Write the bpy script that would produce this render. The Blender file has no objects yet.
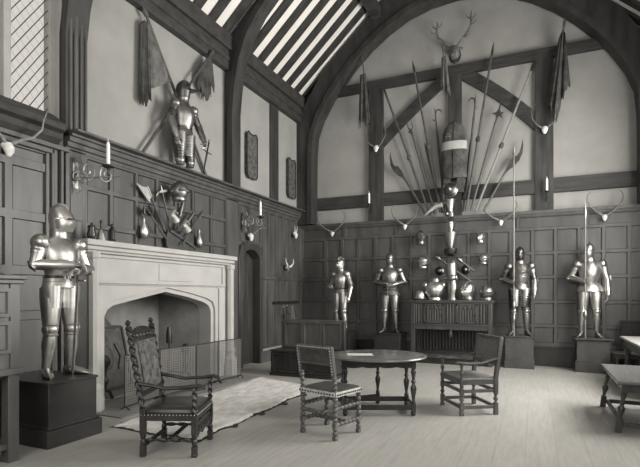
import bpy, math, random
from mathutils import Vector, Matrix
PI = math.pi
rnd = random.Random(7)
SC = bpy.context.scene
COL = SC.collection

# ------------------------------------------------------------------ mesh helper
class MB:
    def __init__(s):
        s.v = []; s.f = []; s.M = Matrix.Identity(4)
    def add(s, vs, fs):
        b = len(s.v)
        for p in vs:
            s.v.append(tuple(s.M @ Vector(p)))
        for f in fs:
            s.f.append([b + i for i in f])
        return s
    def box(s, x0, y0, z0, x1, y1, z1):
        x0, x1 = min(x0, x1), max(x0, x1); y0, y1 = min(y0, y1), max(y0, y1); z0, z1 = min(z0, z1), max(z0, z1)
        return s.add([(x0,y0,z0),(x1,y0,z0),(x1,y1,z0),(x0,y1,z0),(x0,y0,z1),(x1,y0,z1),(x1,y1,z1),(x0,y1,z1)],
              [(0,3,2,1),(4,5,6,7),(0,1,5,4),(1,2,6,5),(2,3,7,6),(3,0,4,7)])
    def frame(s, p0, p1, ref=None):
        d = (Vector(p1) - Vector(p0)); d.normalize()
        r = Vector(ref) if ref else (Vector((0,0,1)) if abs(d.z) < .95 else Vector((1,0,0)))
        a = d.cross(r); a.normalize()
        b = a.cross(d); b.normalize()
        return d, a, b
    def bar(s, p0, p1, w, h, ref=None):
        d, a, b = s.frame(p0, p1, ref)
        p0 = Vector(p0); p1 = Vector(p1)
        vs = []
        for p in (p0, p1):
            for sa, sb in ((-1,-1),(1,-1),(1,1),(-1,1)):
                vs.append(p + a*sa*w/2 + b*sb*h/2)
        return s.add(vs, [(0,1,2,3),(7,6,5,4),(0,4,5,1),(1,5,6,2),(2,6,7,3),(3,7,4,0)])
    def tube(s, pts, rad, seg=10, ref=None, k=None):
        pts = [Vector(p) for p in pts]; n = len(pts)
        if not isinstance(rad, (list,)): rad = [rad]*n
        vs = []; prev = None
        for i, p in enumerate(pts):
            d = pts[min(i+1,n-1)] - pts[max(i-1,0)]
            if d.length < 1e-9: d = Vector((0,0,1))
            d.normalize()
            if prev is None:
                r = Vector(ref) if ref else (Vector((0,0,1)) if abs(d.z) < .9 else Vector((0,1,0)))
            else: r = prev
            a = d.cross(r)
            if a.length < 1e-6: a = d.cross(Vector((1,0.1,0)))
            a.normalize(); b = a.cross(d); b.normalize(); prev = b
            ra, rb = rad[i] if isinstance(rad[i], tuple) else (rad[i], rad[i])
            for j in range(seg):
                t = 2*PI*j/seg
                vs.append(p + a*ra*math.cos(t) + b*rb*math.sin(t))
        fs = []
        for i in range(n-1):
            for j in range(seg):
                k2 = (j+1) % seg
                fs.append((i*seg+j, i*seg+k2, (i+1)*seg+k2, (i+1)*seg+j))
        fs.append(tuple(reversed(range(seg)))); fs.append(tuple((n-1)*seg+j for j in range(seg)))
        return s.add(vs, fs)
    def cyl(s, p0, p1, r0, r1=None, seg=14):
        return s.tube([p0, p1], [r0, r0 if r1 is None else r1], seg)
    def lathe(s, prof, org=(0,0,0), axis=(0,0,1), seg=18, sq=(1,1), ref=None):
        o = Vector(org); ax = Vector(axis).normalized()
        r = Vector(ref) if ref else (Vector((0,1,0)) if abs(ax.y) < .9 else Vector((0,0,1)))
        a = r.cross(ax); a.normalize(); b = ax.cross(a)
        vs = []; fs = []; n = len(prof)
        for (rr, z) in prof:
            for j in range(seg):
                t = 2*PI*j/seg
                vs.append(o + ax*z + a*max(rr,1e-4)*sq[0]*math.cos(t) + b*max(rr,1e-4)*sq[1]*math.sin(t))
        for i in range(n-1):
            for j in range(seg):
                k = (j+1) % seg
                fs.append((i*seg+j, i*seg+k, (i+1)*seg+k, (i+1)*seg+j))
        fs.append(tuple(reversed(range(seg)))); fs.append(tuple((n-1)*seg+j for j in range(seg)))
        return s.add(vs, fs)
    def ell(s, c, r, seg=16, ring=10, R=None):
        vs = []; fs = []
        R = R or Matrix.Identity(3)
        c = Vector(c)
        for i in range(ring+1):
            ph = -PI/2 + PI*i/ring
            for j in range(seg):
                t = 2*PI*j/seg
                cp = max(math.cos(ph), 1e-3)
                vs.append(c + R @ Vector((r[0]*cp*math.cos(t), r[1]*cp*math.sin(t), r[2]*math.sin(ph))))
        for i in range(ring):
            for j in range(seg):
                k = (j+1) % seg
                fs.append((i*seg+j, i*seg+k, (i+1)*seg+k, (i+1)*seg+j))
        fs.append(tuple(reversed(range(seg)))); fs.append(tuple(ring*seg+j for j in range(seg)))
        return s.add(vs, fs)
    def loft(s, secs, seg=20, ridge=0.0, e=1.0):
        """horizontal ellipse sections (cx, cy, z, rx, ry); ridge pulls the front (+y) into a keel"""
        vs = []; fs = []; n = len(secs)
        for (cx, cy, z, rx, ry) in secs:
            for j in range(seg):
                t = 2*PI*j/seg
                c, sn = math.cos(t), math.sin(t)
                x = math.copysign(abs(c)**e, c); y = math.copysign(abs(sn)**e, sn)
                kk = 1 + ridge*max(0, sn)**8
                vs.append((cx + rx*x, cy + ry*y*kk, z))
        for i in range(n-1):
            for j in range(seg):
                k = (j+1) % seg
                fs.append((i*seg+j, i*seg+k, (i+1)*seg+k, (i+1)*seg+j))
        fs.append(tuple(reversed(range(seg)))); fs.append(tuple((n-1)*seg+j for j in range(seg)))
        return s.add(vs, fs)
    def twist(s, p0, p1, r, turns, amp=.3, lobes=2, seg=12, per=14):
        d, a, b = s.frame(p0, p1); p0 = Vector(p0); p1 = Vector(p1)
        n = int(turns*per)+1; vs = []; fs = []
        for i in range(n+1):
            q = i/n; p = p0.lerp(p1, q); ang = 2*PI*turns*q
            for j in range(seg):
                t = 2*PI*j/seg
                rr = r*(1 + amp*math.cos(lobes*(t - ang/lobes*1.0)))
                vs.append(p + a*rr*math.cos(t) + b*rr*math.sin(t))
        for i in range(n):
            for j in range(seg):
                k = (j+1) % seg
                fs.append((i*seg+j, i*seg+k, (i+1)*seg+k, (i+1)*seg+j))
        fs.append(tuple(reversed(range(seg)))); fs.append(tuple(n*seg+j for j in range(seg)))
        return s.add(vs, fs)
    def bobbin(s, p0, p1, n, r0, r1, seg=10):
        L = (Vector(p1)-Vector(p0)).length; prof = []
        for i in range(n):
            for q in (0, .2, .5, .8):
                z = (i+q)/n*L
                prof.append((r0 if q == 0 else (r1 if q == .5 else (r0*.25+r1*.75)), z))
        prof.append((r0, L))
        return s.lathe(prof, p0, Vector(p1)-Vector(p0), seg)
    def prism(s, poly, fn, t0, t1):
        n = len(poly)
        vs = [fn(u, v, t0) for u, v in poly] + [fn(u, v, t1) for u, v in poly]
        fs = [tuple(range(n)), tuple(reversed(range(n, 2*n)))]
        for i in range(n):
            k = (i+1) % n
            fs.append((i, n+i, n+k, k))
        return s.add(vs, fs)
    def strip(s, A, B, fn, t0, t1):
        """solid between two polylines A and B (same count) extruded t0..t1"""
        n = len(A); vs = []; fs = []
        for t in (t0, t1):
            vs += [fn(u, v, t) for u, v in A] + [fn(u, v, t) for u, v in B]
        o = 2*n
        for i in range(n-1):
            fs.append((i, i+1, n+i+1, n+i)); fs.append((o+n+i, o+n+i+1, o+i+1, o+i))
            fs.append((i+1, i, o+i, o+i+1)); fs.append((n+i, n+i+1, o+n+i+1, o+n+i))
        fs.append((0, n, o+n, o)); fs.append((n-1, o+n-1, o+2*n-1, 2*n-1))
        return s.add(vs, fs)
    def build(s, name, mat, parent=None, ang=38, bevel=0, solid=0, sub=0):
        me = bpy.data.meshes.new(name)
        me.from_pydata(s.v, [], s.f)
        me.validate()
        import bmesh
        bm = bmesh.new(); bm.from_mesh(me)
        bmesh.ops.recalc_face_normals(bm, faces=bm.faces)
        bm.to_mesh(me); bm.free()
        me.polygons.foreach_set('use_smooth', [True]*len(me.polygons))
        me.set_sharp_from_angle(angle=math.radians(ang))
        me.materials.append(mat)
        o = bpy.data.objects.new(name, me); COL.objects.link(o)
        if parent is not None: o.parent = parent
        if solid:
            m = o.modifiers.new('Solidify', 'SOLIDIFY'); m.thickness = solid; m.offset = 0
        if bevel:
            m = o.modifiers.new('Bevel', 'BEVEL'); m.width = bevel; m.segments = 2; m.limit_method = 'ANGLE'; m.angle_limit = math.radians(50)
        return o

def tag(o, label=None, cat=None, group=None, kind=None):
    if label: o['label'] = label
    if cat: o['category'] = cat
    if group: o['group'] = group
    if kind: o['kind'] = kind
    return o
def thing(name, label, cat, loc=(0,0,0), rz=0, group=None, scale=1):
    o = bpy.data.objects.new(name, None); COL.objects.link(o)
    o.location = loc; o.rotation_euler = (0,0,rz); o.scale = (scale,)*3
    o.empty_display_size = .1
    return tag(o, label, cat, group)
def struct(name, mb, mat, **k):
    return tag(mb.build(name, mat, **k), kind='structure')
TRIM = [0]
def trim(mb, mat, **k):
    TRIM[0] += 1
    return struct('trim_%d' % TRIM[0], mb, mat, **k)

# ------------------------------------------------------------------ materials
def mat(name, col, rough=.6, metal=0, noise=.25, scale=(4,4,4), detail=6, bump=0, spec=.4, warm=(1.0,.985,.945), dark=None, coords='Object'):
    m = bpy.data.materials.new(name); m.use_nodes = True
    nt = m.node_tree; N = nt.nodes; Lk = nt.links
    b = N['Principled BSDF']
    b.inputs['Roughness'].default_value = rough; b.inputs['Metallic'].default_value = metal
    b.inputs['Specular IOR Level'].default_value = spec
    tc = N.new('ShaderNodeTexCoord'); mp = N.new('ShaderNodeMapping'); mp.inputs['Scale'].default_value = scale
    Lk.new(tc.outputs[coords], mp.inputs['Vector'])
    nz = N.new('ShaderNodeTexNoise'); nz.inputs['Scale'].default_value = 1; nz.inputs['Detail'].default_value = detail; nz.inputs['Roughness'].default_value = .62
    Lk.new(mp.outputs['Vector'], nz.inputs['Vector'])
    cr = N.new('ShaderNodeValToRGB')
    lo = dark if dark is not None else col*(1-noise); hi = col*(1+noise)
    cr.color_ramp.elements[0].position = .32; cr.color_ramp.elements[1].position = .68
    cr.color_ramp.elements[0].color = (lo*warm[0], lo*warm[1], lo*warm[2], 1)
    cr.color_ramp.elements[1].color = (hi*warm[0], hi*warm[1], hi*warm[2], 1)
    Lk.new(nz.outputs['Fac'], cr.inputs['Fac']); Lk.new(cr.outputs['Color'], b.inputs['Base Color'])
    if bump:
        bp = N.new('ShaderNodeBump'); bp.inputs['Strength'].default_value = bump; bp.inputs['Distance'].default_value = .02
        Lk.new(nz.outputs['Fac'], bp.inputs['Height']); Lk.new(bp.outputs['Normal'], b.inputs['Normal'])
    return m

M = {}
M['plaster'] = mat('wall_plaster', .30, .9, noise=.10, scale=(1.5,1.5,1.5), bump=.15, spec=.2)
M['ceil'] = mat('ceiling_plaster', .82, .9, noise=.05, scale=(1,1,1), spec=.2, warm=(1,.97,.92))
M['timber'] = mat('dark_timber', .036, .6, noise=.45, scale=(6,6,1.2), bump=.3)
M['timberh'] = mat('dark_timber_horizontal', .045, .6, noise=.4, scale=(1,5,8), bump=.3)
M['oakmid'] = mat('weathered_oak_beam', .036, .65, noise=.45, scale=(1.5,4,14), bump=.4)
M['oakpost'] = mat('weathered_oak_post', .036, .65, noise=.45, scale=(10,4,1.5), bump=.4)
M['panel'] = mat('oak_panelling', .066, .42, noise=.35, scale=(5,5,.9), bump=.1, spec=.5)
M['panel2'] = mat('oak_panelling_fireplace_side', .074, .42, noise=.35, scale=(5,5,.9), bump=.1, spec=.5)
M['furn'] = mat('dark_oak_furniture', .024, .27, noise=.4, scale=(7,7,1.5), bump=.1, spec=.5)
M['furn2'] = mat('brown_oak_furniture', .046, .28, noise=.35, scale=(7,7,1.5), bump=.1, spec=.5)
M['furnl'] = mat('light_brown_oak', .080, .32, noise=.35, scale=(7,7,1.5), bump=.1, spec=.5)
M['furn3'] = mat('polished_oak_top', .12, .22, noise=.25, scale=(2,9,9), spec=.6)  # base colour also raised to carry the glare on the oval tabletop
M['cab'] = mat('cabinet_oak', .085, .42, noise=.3, scale=(6,6,1), spec=.5)
M['black'] = mat('black_stained_wood', .018, .4, noise=.3, spec=.5)
M['ped'] = mat('black_pedestal_wood', .026, .42, noise=.3, scale=(2,2,5), spec=.45)
M['pedm'] = mat('brown_pedestal_wood', .060, .5, noise=.3, scale=(4,4,2), spec=.45)
M['stone'] = mat('pale_stone', .42, .85, noise=.08, scale=(3,3,3), bump=.2, spec=.25, warm=(1,.985,.95))
M['soot'] = mat('sooty_plaster', .22, .95, noise=.25, scale=(2,2,2), bump=.2, spec=.1)
M['steel'] = mat('bright_steel', .52, .37, 1, noise=.2, scale=(7,7,7))
M['steeld'] = mat('dull_steel', .30, .42, 1, noise=.3, scale=(7,7,7))
M['steelb'] = mat('blackened_steel', .13, .38, 1, noise=.35, scale=(7,7,7))
M['iron'] = mat('black_iron', .05, .5, .8, noise=.3, scale=(9,9,9))
M['brass'] = mat('pale_metal', .5, .3, 1, noise=.2)
M['leather'] = mat('dark_leather', .022, .3, noise=.3, scale=(20,20,20), spec=.5)
M['leatherm'] = mat('brown_leather', .06, .38, noise=.35, scale=(12,12,12), bump=.2)
M['tapes'] = mat('patterned_tapestry', .09, .85, noise=.75, scale=(16,16,16), detail=3)
M['cane'] = mat('woven_cane', .14, .7, noise=.5, scale=(60,60,60), detail=2)
M['stud'] = mat('brass_studs_fringe', .55, .5, .3, noise=.4, scale=(40,40,40))
M['cloth'] = mat('faded_dark_banner', .070, .95, noise=.5, scale=(5,5,5), spec=.1)
M['clothm'] = mat('faded_grey_banner', .13, .95, noise=.4, scale=(5,5,5), spec=.1)
M['clothp'] = mat('pale_cloth', .34, .95, noise=.15, scale=(5,5,5), spec=.1)
M['wax'] = mat('candle_wax', .85, .5, noise=.03)
M['bone'] = mat('bleached_bone', .66, .7, noise=.15, scale=(15,15,15))
M['horn'] = mat('brown_horn', .13, .5, noise=.4, scale=(20,20,20))
M['hornp'] = mat('pale_ridged_horn', .22, .5, noise=.4, scale=(20,20,30))
M['fur'] = mat('pale_fur', .60, .98, noise=.22, scale=(9,5,9), bump=.9, spec=.05)
M['furb'] = mat('dark_felt_border', .05, .95, noise=.3, scale=(9,9,9), spec=.05)
M['pole'] = mat('ash_pole', .075, .5, noise=.3, scale=(6,6,6))
M['polel'] = mat('pale_pole', .20, .5, noise=.3, scale=(6,6,6))
M['plaque'] = mat('carved_dark_plaque', .085, .7, noise=.75, scale=(14,14,14), detail=4, bump=.6)
M['castiron'] = mat('cast_iron', .07, .55, .2, noise=.4, scale=(12,12,12))
M['glaretop'] = mat('glare_pale_top', .34, .3, noise=.1, spec=.6)  # pale base colour stands in for window glare on the right-hand table
M['palesteel'] = mat('pale_tarnished_steel', .72, .45, .8, noise=.2, scale=(12,12,12))
M['patch'] = mat('pale_matte', .55, .8, noise=.05)
M['hearth'] = mat('hearth_stone', .20, .7, noise=.15, scale=(3,3,3))
M['winstone'] = mat('window_stone', .36, .85, noise=.08, scale=(3,3,3))
M['lead'] = mat('window_lead', .06, .6, noise=.1)

def floor_mat():
    m = bpy.data.materials.new('worn_floorboards'); m.use_nodes = True
    nt = m.node_tree; N = nt.nodes; L = nt.links; b = N['Principled BSDF']
    b.inputs['Roughness'].default_value = .42; b.inputs['Specular IOR Level'].default_value = .35
    tc = N.new('ShaderNodeTexCoord'); mp = N.new('ShaderNodeMapping'); mp.inputs['Rotation'].default_value = (0,0,PI/2)
    L.new(tc.outputs['Object'], mp.inputs['Vector'])
    br = N.new('ShaderNodeTexBrick'); br.inputs['Scale'].default_value = 1; br.inputs['Brick Width'].default_value = 3.3; br.inputs['Row Height'].default_value = .27
    br.inputs['Mortar Size'].default_value = .003; br.inputs['Mortar Smooth'].default_value = .6; br.inputs['Bias'].default_value = 0
    br.inputs['Color1'].default_value = (.345,.338,.318,1); br.inputs['Color2'].default_value = (.37,.362,.34,1); br.inputs['Mortar'].default_value = (.24,.236,.224,1)
    L.new(mp.outputs['Vector'], br.inputs['Vector'])
    m2 = N.new('ShaderNodeMapping'); m2.inputs['Scale'].default_value = (16,1.6,1)
    L.new(tc.outputs['Object'], m2.inputs['Vector'])
    nz = N.new('ShaderNodeTexNoise'); nz.inputs['Scale'].default_value = 1.3; nz.inputs['Detail'].default_value = 8; nz.inputs['Roughness'].default_value = .65
    L.new(m2.outputs['Vector'], nz.inputs['Vector'])
    cr = N.new('ShaderNodeValToRGB'); cr.color_ramp.elements[0].position = .3; cr.color_ramp.elements[1].position = .7
    cr.color_ramp.elements[0].color = (.84,.84,.84,1); cr.color_ramp.elements[1].color = (1.12,1.12,1.12,1)
    L.new(nz.outputs['Fac'], cr.inputs['Fac'])
    mx = N.new('ShaderNodeMix'); mx.data_type = 'RGBA'; mx.blend_type = 'MULTIPLY'; mx.inputs['Factor'].default_value = 1
    L.new(br.outputs['Color'], mx.inputs['A']); L.new(cr.outputs['Color'], mx.inputs['B']); L.new(mx.outputs['Result'], b.inputs['Base Color'])
    return m
M['floor'] = floor_mat()
def glass_mat():
    m = bpy.data.materials.new('window_glass'); m.use_nodes = True
    nt = m.node_tree; N = nt.nodes; L = nt.links
    N.remove(N['Principled BSDF'])
    t = N.new('ShaderNodeBsdfTransparent'); t.inputs['Color'].default_value = (.93,.92,.90,1)
    g = N.new('ShaderNodeBsdfGlossy'); g.inputs['Roughness'].default_value = .1
    mx = N.new('ShaderNodeMixShader'); mx.inputs[0].default_value = .06; L.new(t.outputs[0], mx.inputs[1]); L.new(g.outputs[0], mx.inputs[2])
    L.new(mx.outputs[0], N['Material Output'].inputs['Surface'])
    return m
M['glass'] = glass_mat()
def mesh_mat():
    """woven wire: procedural holes between the wires"""
    m = bpy.data.materials.new('woven_wire'); m.use_nodes = True
    nt = m.node_tree; N = nt.nodes; L = nt.links; b = N['Principled BSDF']
    b.inputs['Base Color'].default_value = (.19,.186,.176,1); b.inputs['Metallic'].default_value = .5; b.inputs['Roughness'].default_value = .5
    tc = N.new('ShaderNodeTexCoord'); sp = N.new('ShaderNodeSeparateXYZ'); L.new(tc.outputs['Object'], sp.inputs[0])
    outs = []
    for ax, per, duty in (('Y', .034, .36), ('Z', .034, .22)):
        a = N.new('ShaderNodeMath'); a.operation = 'DIVIDE'; a.inputs[1].default_value = per; L.new(sp.outputs[ax], a.inputs[0])
        f = N.new('ShaderNodeMath'); f.operation = 'FRACT'; L.new(a.outputs[0], f.inputs[0])
        c = N.new('ShaderNodeMath'); c.operation = 'LESS_THAN'; c.inputs[1].default_value = duty; L.new(f.outputs[0], c.inputs[0]); outs.append(c)
    mxm = N.new('ShaderNodeMath'); mxm.operation = 'MAXIMUM'; L.new(outs[0].outputs[0], mxm.inputs[0]); L.new(outs[1].outputs[0], mxm.inputs[1])
    L.new(mxm.outputs[0], b.inputs['Alpha'])
    return m
M['wire'] = mesh_mat()

# ------------------------------------------------------------------ room: x across (0 = fireplace wall), y deep (11.2 = end wall)
W = 7.74; YB = 11.2; YF = -3.2; MID = W/2
ZP = 6.38; SL = .90             # wall plate height, roof slope
b = MB(); b.box(-.4, YF-.2, -.12, W+.3, YB+.3, 0); struct('floor', b, M['floor'])

# left wall with window, fire opening and doorway
b = MB()
def lw(y0, y1, z0, z1): b.box(-.35, y0, z0, 0, y1, z1)
lw(YF, 4.66, 0, 3.70); lw(4.66, 6.96, 1.56, 3.70); lw(6.96, 8.24, 0, 3.70); lw(8.24, 8.94, 2.46, 3.70); lw(8.94, YB+.3, 0, 3.70)
lw(YF, 2.5, 3.70, 6.5); lw(2.5, 4.25, 6.1, 6.5); lw(4.25, YB+.3, 3.70, 6.5)
struct('wall_left', b, M['plaster'])
b = MB(); b.box(-.3, YB, 0, W+.3, YB+.3, 10.2); struct('wall_back', b, M['plaster'])
# right wall with two tall windows, front wall with one
RW = [(.6, 3.6), (6.2, 9.4)]; RZ = (1.5, 5.2)
b = MB()
ys = [YF, .6, 3.6, 6.2, 9.4, YB+.3]
for i in (0, 2, 4): b.box(W, ys[i], 0, W+.3, ys[i+1], 6.5)
for y0, y1 in RW: b.box(W, y0, 0, W+.3, y1, RZ[0]); b.box(W, y0, RZ[1], W+.3, y1, 6.5)
struct('wall_right', b, M['plaster'])
b = MB(); b.box(-.3, YF-.3, 0, 2.0, YF, 10.2); b.box(6.6, YF-.3, 0, W+.3, YF, 10.2); b.box(2.0, YF-.3, 0, 6.6, YF, 1.6); b.box(2.0, YF-.3, 5.8, 6.6, YF, 10.2)
struct('wall_front', b, M['plaster'])

# roof slopes (white plaster between dark rafters)
def slope(name, side):
    b = MB(); X = lambda x: x if side < 0 else W - x
    n = Vector((-SL, 0, 1)).normalized()
    vs = []
    for t in (0, .1):
        for x, y in ((-.35, YF-.3), (-.35, YB+.3), (MID+.0, YB+.3), (MID, YF-.3)):
            vs.append((X(x), y, ZP + .06 + SL*x + t))
    b.add(vs, [(0,1,2,3),(7,6,5,4),(0,4,5,1),(1,5,6,2),(2,6,7,3),(3,7,4,0)])
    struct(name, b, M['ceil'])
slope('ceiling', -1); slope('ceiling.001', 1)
for side in (-1, 1):
    X = lambda x: x if side < 0 else W - x
    y = 4.62
    while y < 11.0:
        if side > 0 and y < 8: y += .424; continue
        b = MB(); b.bar((X(-.05), y, ZP+SL*-.05+.02), (X(MID), y, ZP+SL*MID+.02), .175, .06, ref=(0,0,1)); trim(b, M['timber'])
        y += .424
# wall plates
for side in (-1, 1):
    X = lambda x: x if side < 0 else W - x
    b = MB(); b.box(X(0), YF, 5.80, X(.13), YB, 6.40); b.box(X(.13), YF, 6.16, X(.20), YB, 6.44); b.box(X(.13), YF, 5.96, X(.155), YB, 6.06)
    trim(b, M['timberh'], bevel=.012)

# arch braced trusses
XZ = lambda y: None
def mirror(pts): return [(W-x, z) for x, z in reversed(pts)]
def truss(inner, y0, y1, rib):
    full = inner + mirror(inner[:-1])
    outer = []
    for x, z in inner:
        if z < 5.9: outer.append((0.0, z))
        else:
            q = (z-5.9)/(inner[-1][1]-5.9)
            ox = q*MID; outer.append((ox, ZP - .02 + SL*ox))
    outf = outer + mirror(outer[:-1])
    b = MB(); b.strip(full, outf, lambda u, v, t: (u, t, v), y0, y1)
    # moulded inner rib standing a little proud of the brace
    ins = []; rim = []
    for i, (x, z) in enumerate(full):
        p = Vector(full[max(i-1,0)]); n = Vector(full[min(i+1,len(full)-1)]); d = (n-p).normalized()
        nx, nz = d[1], -d[0]
        ins.append((x - nx*.10, z - nz*.10)); rim.append((x + nx*.012, z + nz*.012))
    b.strip(rim, ins, lambda u, v, t: (u, t, v), y0-.05, y1-.03)
    trim(b, M['timber'], ang=25)
A0 = [(.42,3.24),(.42,4.3),(.43,5.0),(.47,5.45),(.62,5.85),(.90,6.32),(1.16,6.66),(1.5,7.02),(1.9,7.38),(2.3,7.66),(2.8,7.92),(3.3,8.06),(MID,8.11)]
truss(A0, 10.80, 11.15, 1)
A1 = [(.20,3.56),(.20,5.0),(.25,5.5),(.34,5.95),(.5,6.38),(.78,6.78),(1.1,7.1),(1.5,7.42),(2.0,7.74),(2.6,8.02),(3.2,8.2),(MID,8.26)]
truss(A1, 7.72, 7.98, 1)
A2 = [(.10,3.56)] + [(.10,4.8),(.16,5.2)] + A1[2:]
truss(A2, 4.24, 4.52, 1)
# moulded shafts on the post beside the window
for y, r in ((4.255,.02),(4.33,.03),(4.41,.02),(4.48,.016)):
    b = MB(); b.cyl((.12, y, 3.5), (.12, y, 5.3), r, seg=10); trim(b, M['cab'])
# purlin
for side in (-1, 1):
    X = lambda x: x if side < 0 else W - x
    b = MB(); b.box(X(1.98), YF, ZP+SL*2.1-.32, X(2.2), 10.8, ZP+SL*2.1-.05); trim(b, M['timberh'])

# left wall studs
b = MB(); b.box(-.01, 9.44, 3.5, .045, 9.80, 5.85); trim(b, M['timber'], bevel=.01)
# end wall timber frame
def beam(poly, m, y0=11.12, y1=11.21): 
    b = MB(); b.prism(poly, lambda u, v, t: (u, t, v), y0, y1); trim(b, m, bevel=.008)
beam([(.4,6.42),(7.3,6.45),(7.3,6.66),(.4,6.64)], M['oakmid'], 11.08)
beam([(.4,3.62),(W,3.62),(W,3.92),(.4,3.92)], M['oakmid'], 11.10)
for x, z1 in ((1.985, 6.5), (3.84, 6.5), (5.66, 6.5)):
    beam([(x-.18 if x != 3.84 else x-.14, 3.2), (x+.18 if x != 3.84 else x+.14, 3.2), (x+.17 if x != 3.84 else x+.14, z1), (x-.17 if x != 3.84 else x-.14, z1)], M['oakpost'], 11.09)
def brace(x0, z0, x1, z1, w, bow):
    A = []; B = []
    for i in range(9):
        q = i/8; x = x0+(x1-x0)*q; z = z0+(z1-z0)*q
        nx, nz = -(z1-z0), (x1-x0); L = math.hypot(nx, nz); nx /= L; nz /= L
        o = bow*math.sin(PI*q)
        A.append((x+nx*(w/2+o), z+nz*(w/2+o))); B.append((x-nx*(w/2-o), z-nz*(w/2-o)))
    b = MB(); b.strip(A, B, lambda u, v, t: (u, t, v), 11.11, 11.21); trim(b, M['oakmid'], ang=30)
brace(2.08, 5.12, 3.78, 6.52, .25, .04)
brace(5.58, 5.06, 3.92, 6.52, .27, -.07)

# ------------------------------------------------------------------ panelling
def panels(mb, us, vs, fn, d=.03, st=.03, rl=.03, bev=.008, skip=None):
    for i in range(len(us)-1):
        for j in range(len(vs)-1):
            u0, u1, v0, v1 = us[i], us[i+1], vs[j], vs[j+1]
            if skip and skip((u0+u1)/2, (v0+v1)/2): continue
            a = [(u0,v0),(u1,v0),(u1,v1),(u0,v1)]
            s1 = [(u0+st,v0+rl),(u1-st,v0+rl),(u1-st,v1-rl),(u0+st,v1-rl)]
            k = bev
            s2 = [(u0+st+k,v0+rl+k),(u1-st-k,v0+rl+k),(u1-st-k,v1-rl-k),(u0+st+k,v1-rl-k)]
            vv = [fn(*p, d) for p in a] + [fn(*p, d) for p in s1] + [fn(*p, d+.006) for p in s1] + [fn(*p, 0) for p in s2]
            fs = []
            for o in (0, 4, 8):
                for q in range(4):
                    r = (q+1) % 4
                    fs.append((o+q, o+r, o+4+r, o+4+q))
            fs.append((12,13,14,15))
            mb.add(vv, fs)
VS = [.46, .84, 1.34, 1.86, 2.36, 2.87]
us = [.42 - .0]
us = [7.17 + .432*i for i in range(-16, 2)]
us = [u for u in us if u > .3] + [W]
us = [.02] + us
b = MB(); b.box(0, 11.12, 0, W, YB, 3.2)
panels(b, us, VS, lambda u, v, d: (u, 11.09 - d, v))
b.box(0, 11.05, .0, W, 11.12, .46)
panels(b, [.02,1.2,2.5,3.84,5.16,6.45,W], [2.87,3.15], lambda u, v, d: (u, 11.09 - d, v))
# top moulding of the end panelling
b.box(0, 11.03, 3.14, W, YB, 3.18); b.box(0, 10.99, 3.18, W, YB, 3.245)
struct('wall_back.001', b, M['panel'], ang=20)
b = MB(); b.box(0, 11.0, 0, W, 11.06, .40); b.box(0, 10.985, .36, W, 11.06, .40); struct('baseboard_back', b, M['furn'], bevel=.006)

# fireplace wall panelling
us = [4.54, 4.97, 5.44, 5.87, 6.30, 6.74, 7.26, 7.72]
b = MB()
VL = [.46, .84, 1.34, 1.86, 2.42, 2.92, 3.33]
panels(b, us, VL, lambda u, v, d: (d+.012, u, v), skip=lambda u, v: v < 2.1 and 4.4 < u < 7.5)
b.box(0, 7.72, .2, .05, 8.14, 3.36)
b.box(0, 8.06, 2.5, .04, 9.12, 3.36)
us2 = [9.02, 9.36, 9.70, 10.03, 10.36, 10.70, 11.05]
panels(b, us2, [.3, 1.86, 3.33], lambda u, v, d: (d+.012, u, v), st=.04)
panels(b, [8.14, 8.52, 8.98], [2.58, 3.33], lambda u, v, d: (d+.03, u, v), st=.04)
struct('wall_left.001', b, M['panel2'], ang=20)
# cornice of the fireplace wall
b = MB()
y0c = 4.24
b.box(0, y0c, 3.33, .05, YB-.1, 3.54); b.box(.04, y0c, 3.38, .09, YB-.15, 3.54); b.box(.08, y0c, 3.44, .13, YB-.2, 3.54); b.box(0, y0c, 3.50, .17, YB-.2, 3.54); b.box(0, y0c, 3.54, .27, YB-.2, 3.575)
trim(b, M['panel2'], bevel=.008)
b = MB(); b.box(0, 7.6, 0, .06, 8.2, .22); b.box(0, 8.98, 0, .08, YB-.1, .24); struct('baseboard_left', b, M['panel2'], bevel=.01)

# big panelled section under the window, left of the fireplace
b = MB(); 
b.box(0, YF, 0, .02, 4.24, 3.4)
panels(b, [1.2, 1.9, 2.5, 2.95, 3.52, 4.02], [.35, 1.25, 1.78, 2.42, 3.03, 3.25], lambda u, v, d: (d+.015, u, v), st=.045, rl=.05)
struct('wall_left.002', b, M['panel2'], ang=20)
b = MB()   # moulded frame of that section
for y, w, x in ((3.99,.05,.06),(4.04,.035,.09),(4.09,.05,.07),(4.15,.04,.11)):
    b.box(0, y-w/2+.0, 0, x, y+w/2, 3.32)
b.box(0, 1.2, 3.22, .09, 4.06, 3.28); b.box(0, 1.2, 3.28, .13, 4.24, 3.34)
trim(b, M['panel2'], bevel=.008)
b = MB(); b.prism([(0,3.34),(.12,3.34),(.17,3.40),(.17,3.47),(.24,3.50),(.24,3.58),(0,3.74)], lambda u, v, t: (u, t, v), 1.2, 4.10)
trim(b, M['oakmid'], bevel=.008)
# pilaster between that section and the chimney piece
b = MB(); b.box(0, 4.24, 0, .05, 4.54, 3.36); b.box(.05, 4.30, 2.45, .062, 4.48, 3.26); trim(b, M['panel2'], bevel=.01)

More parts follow.
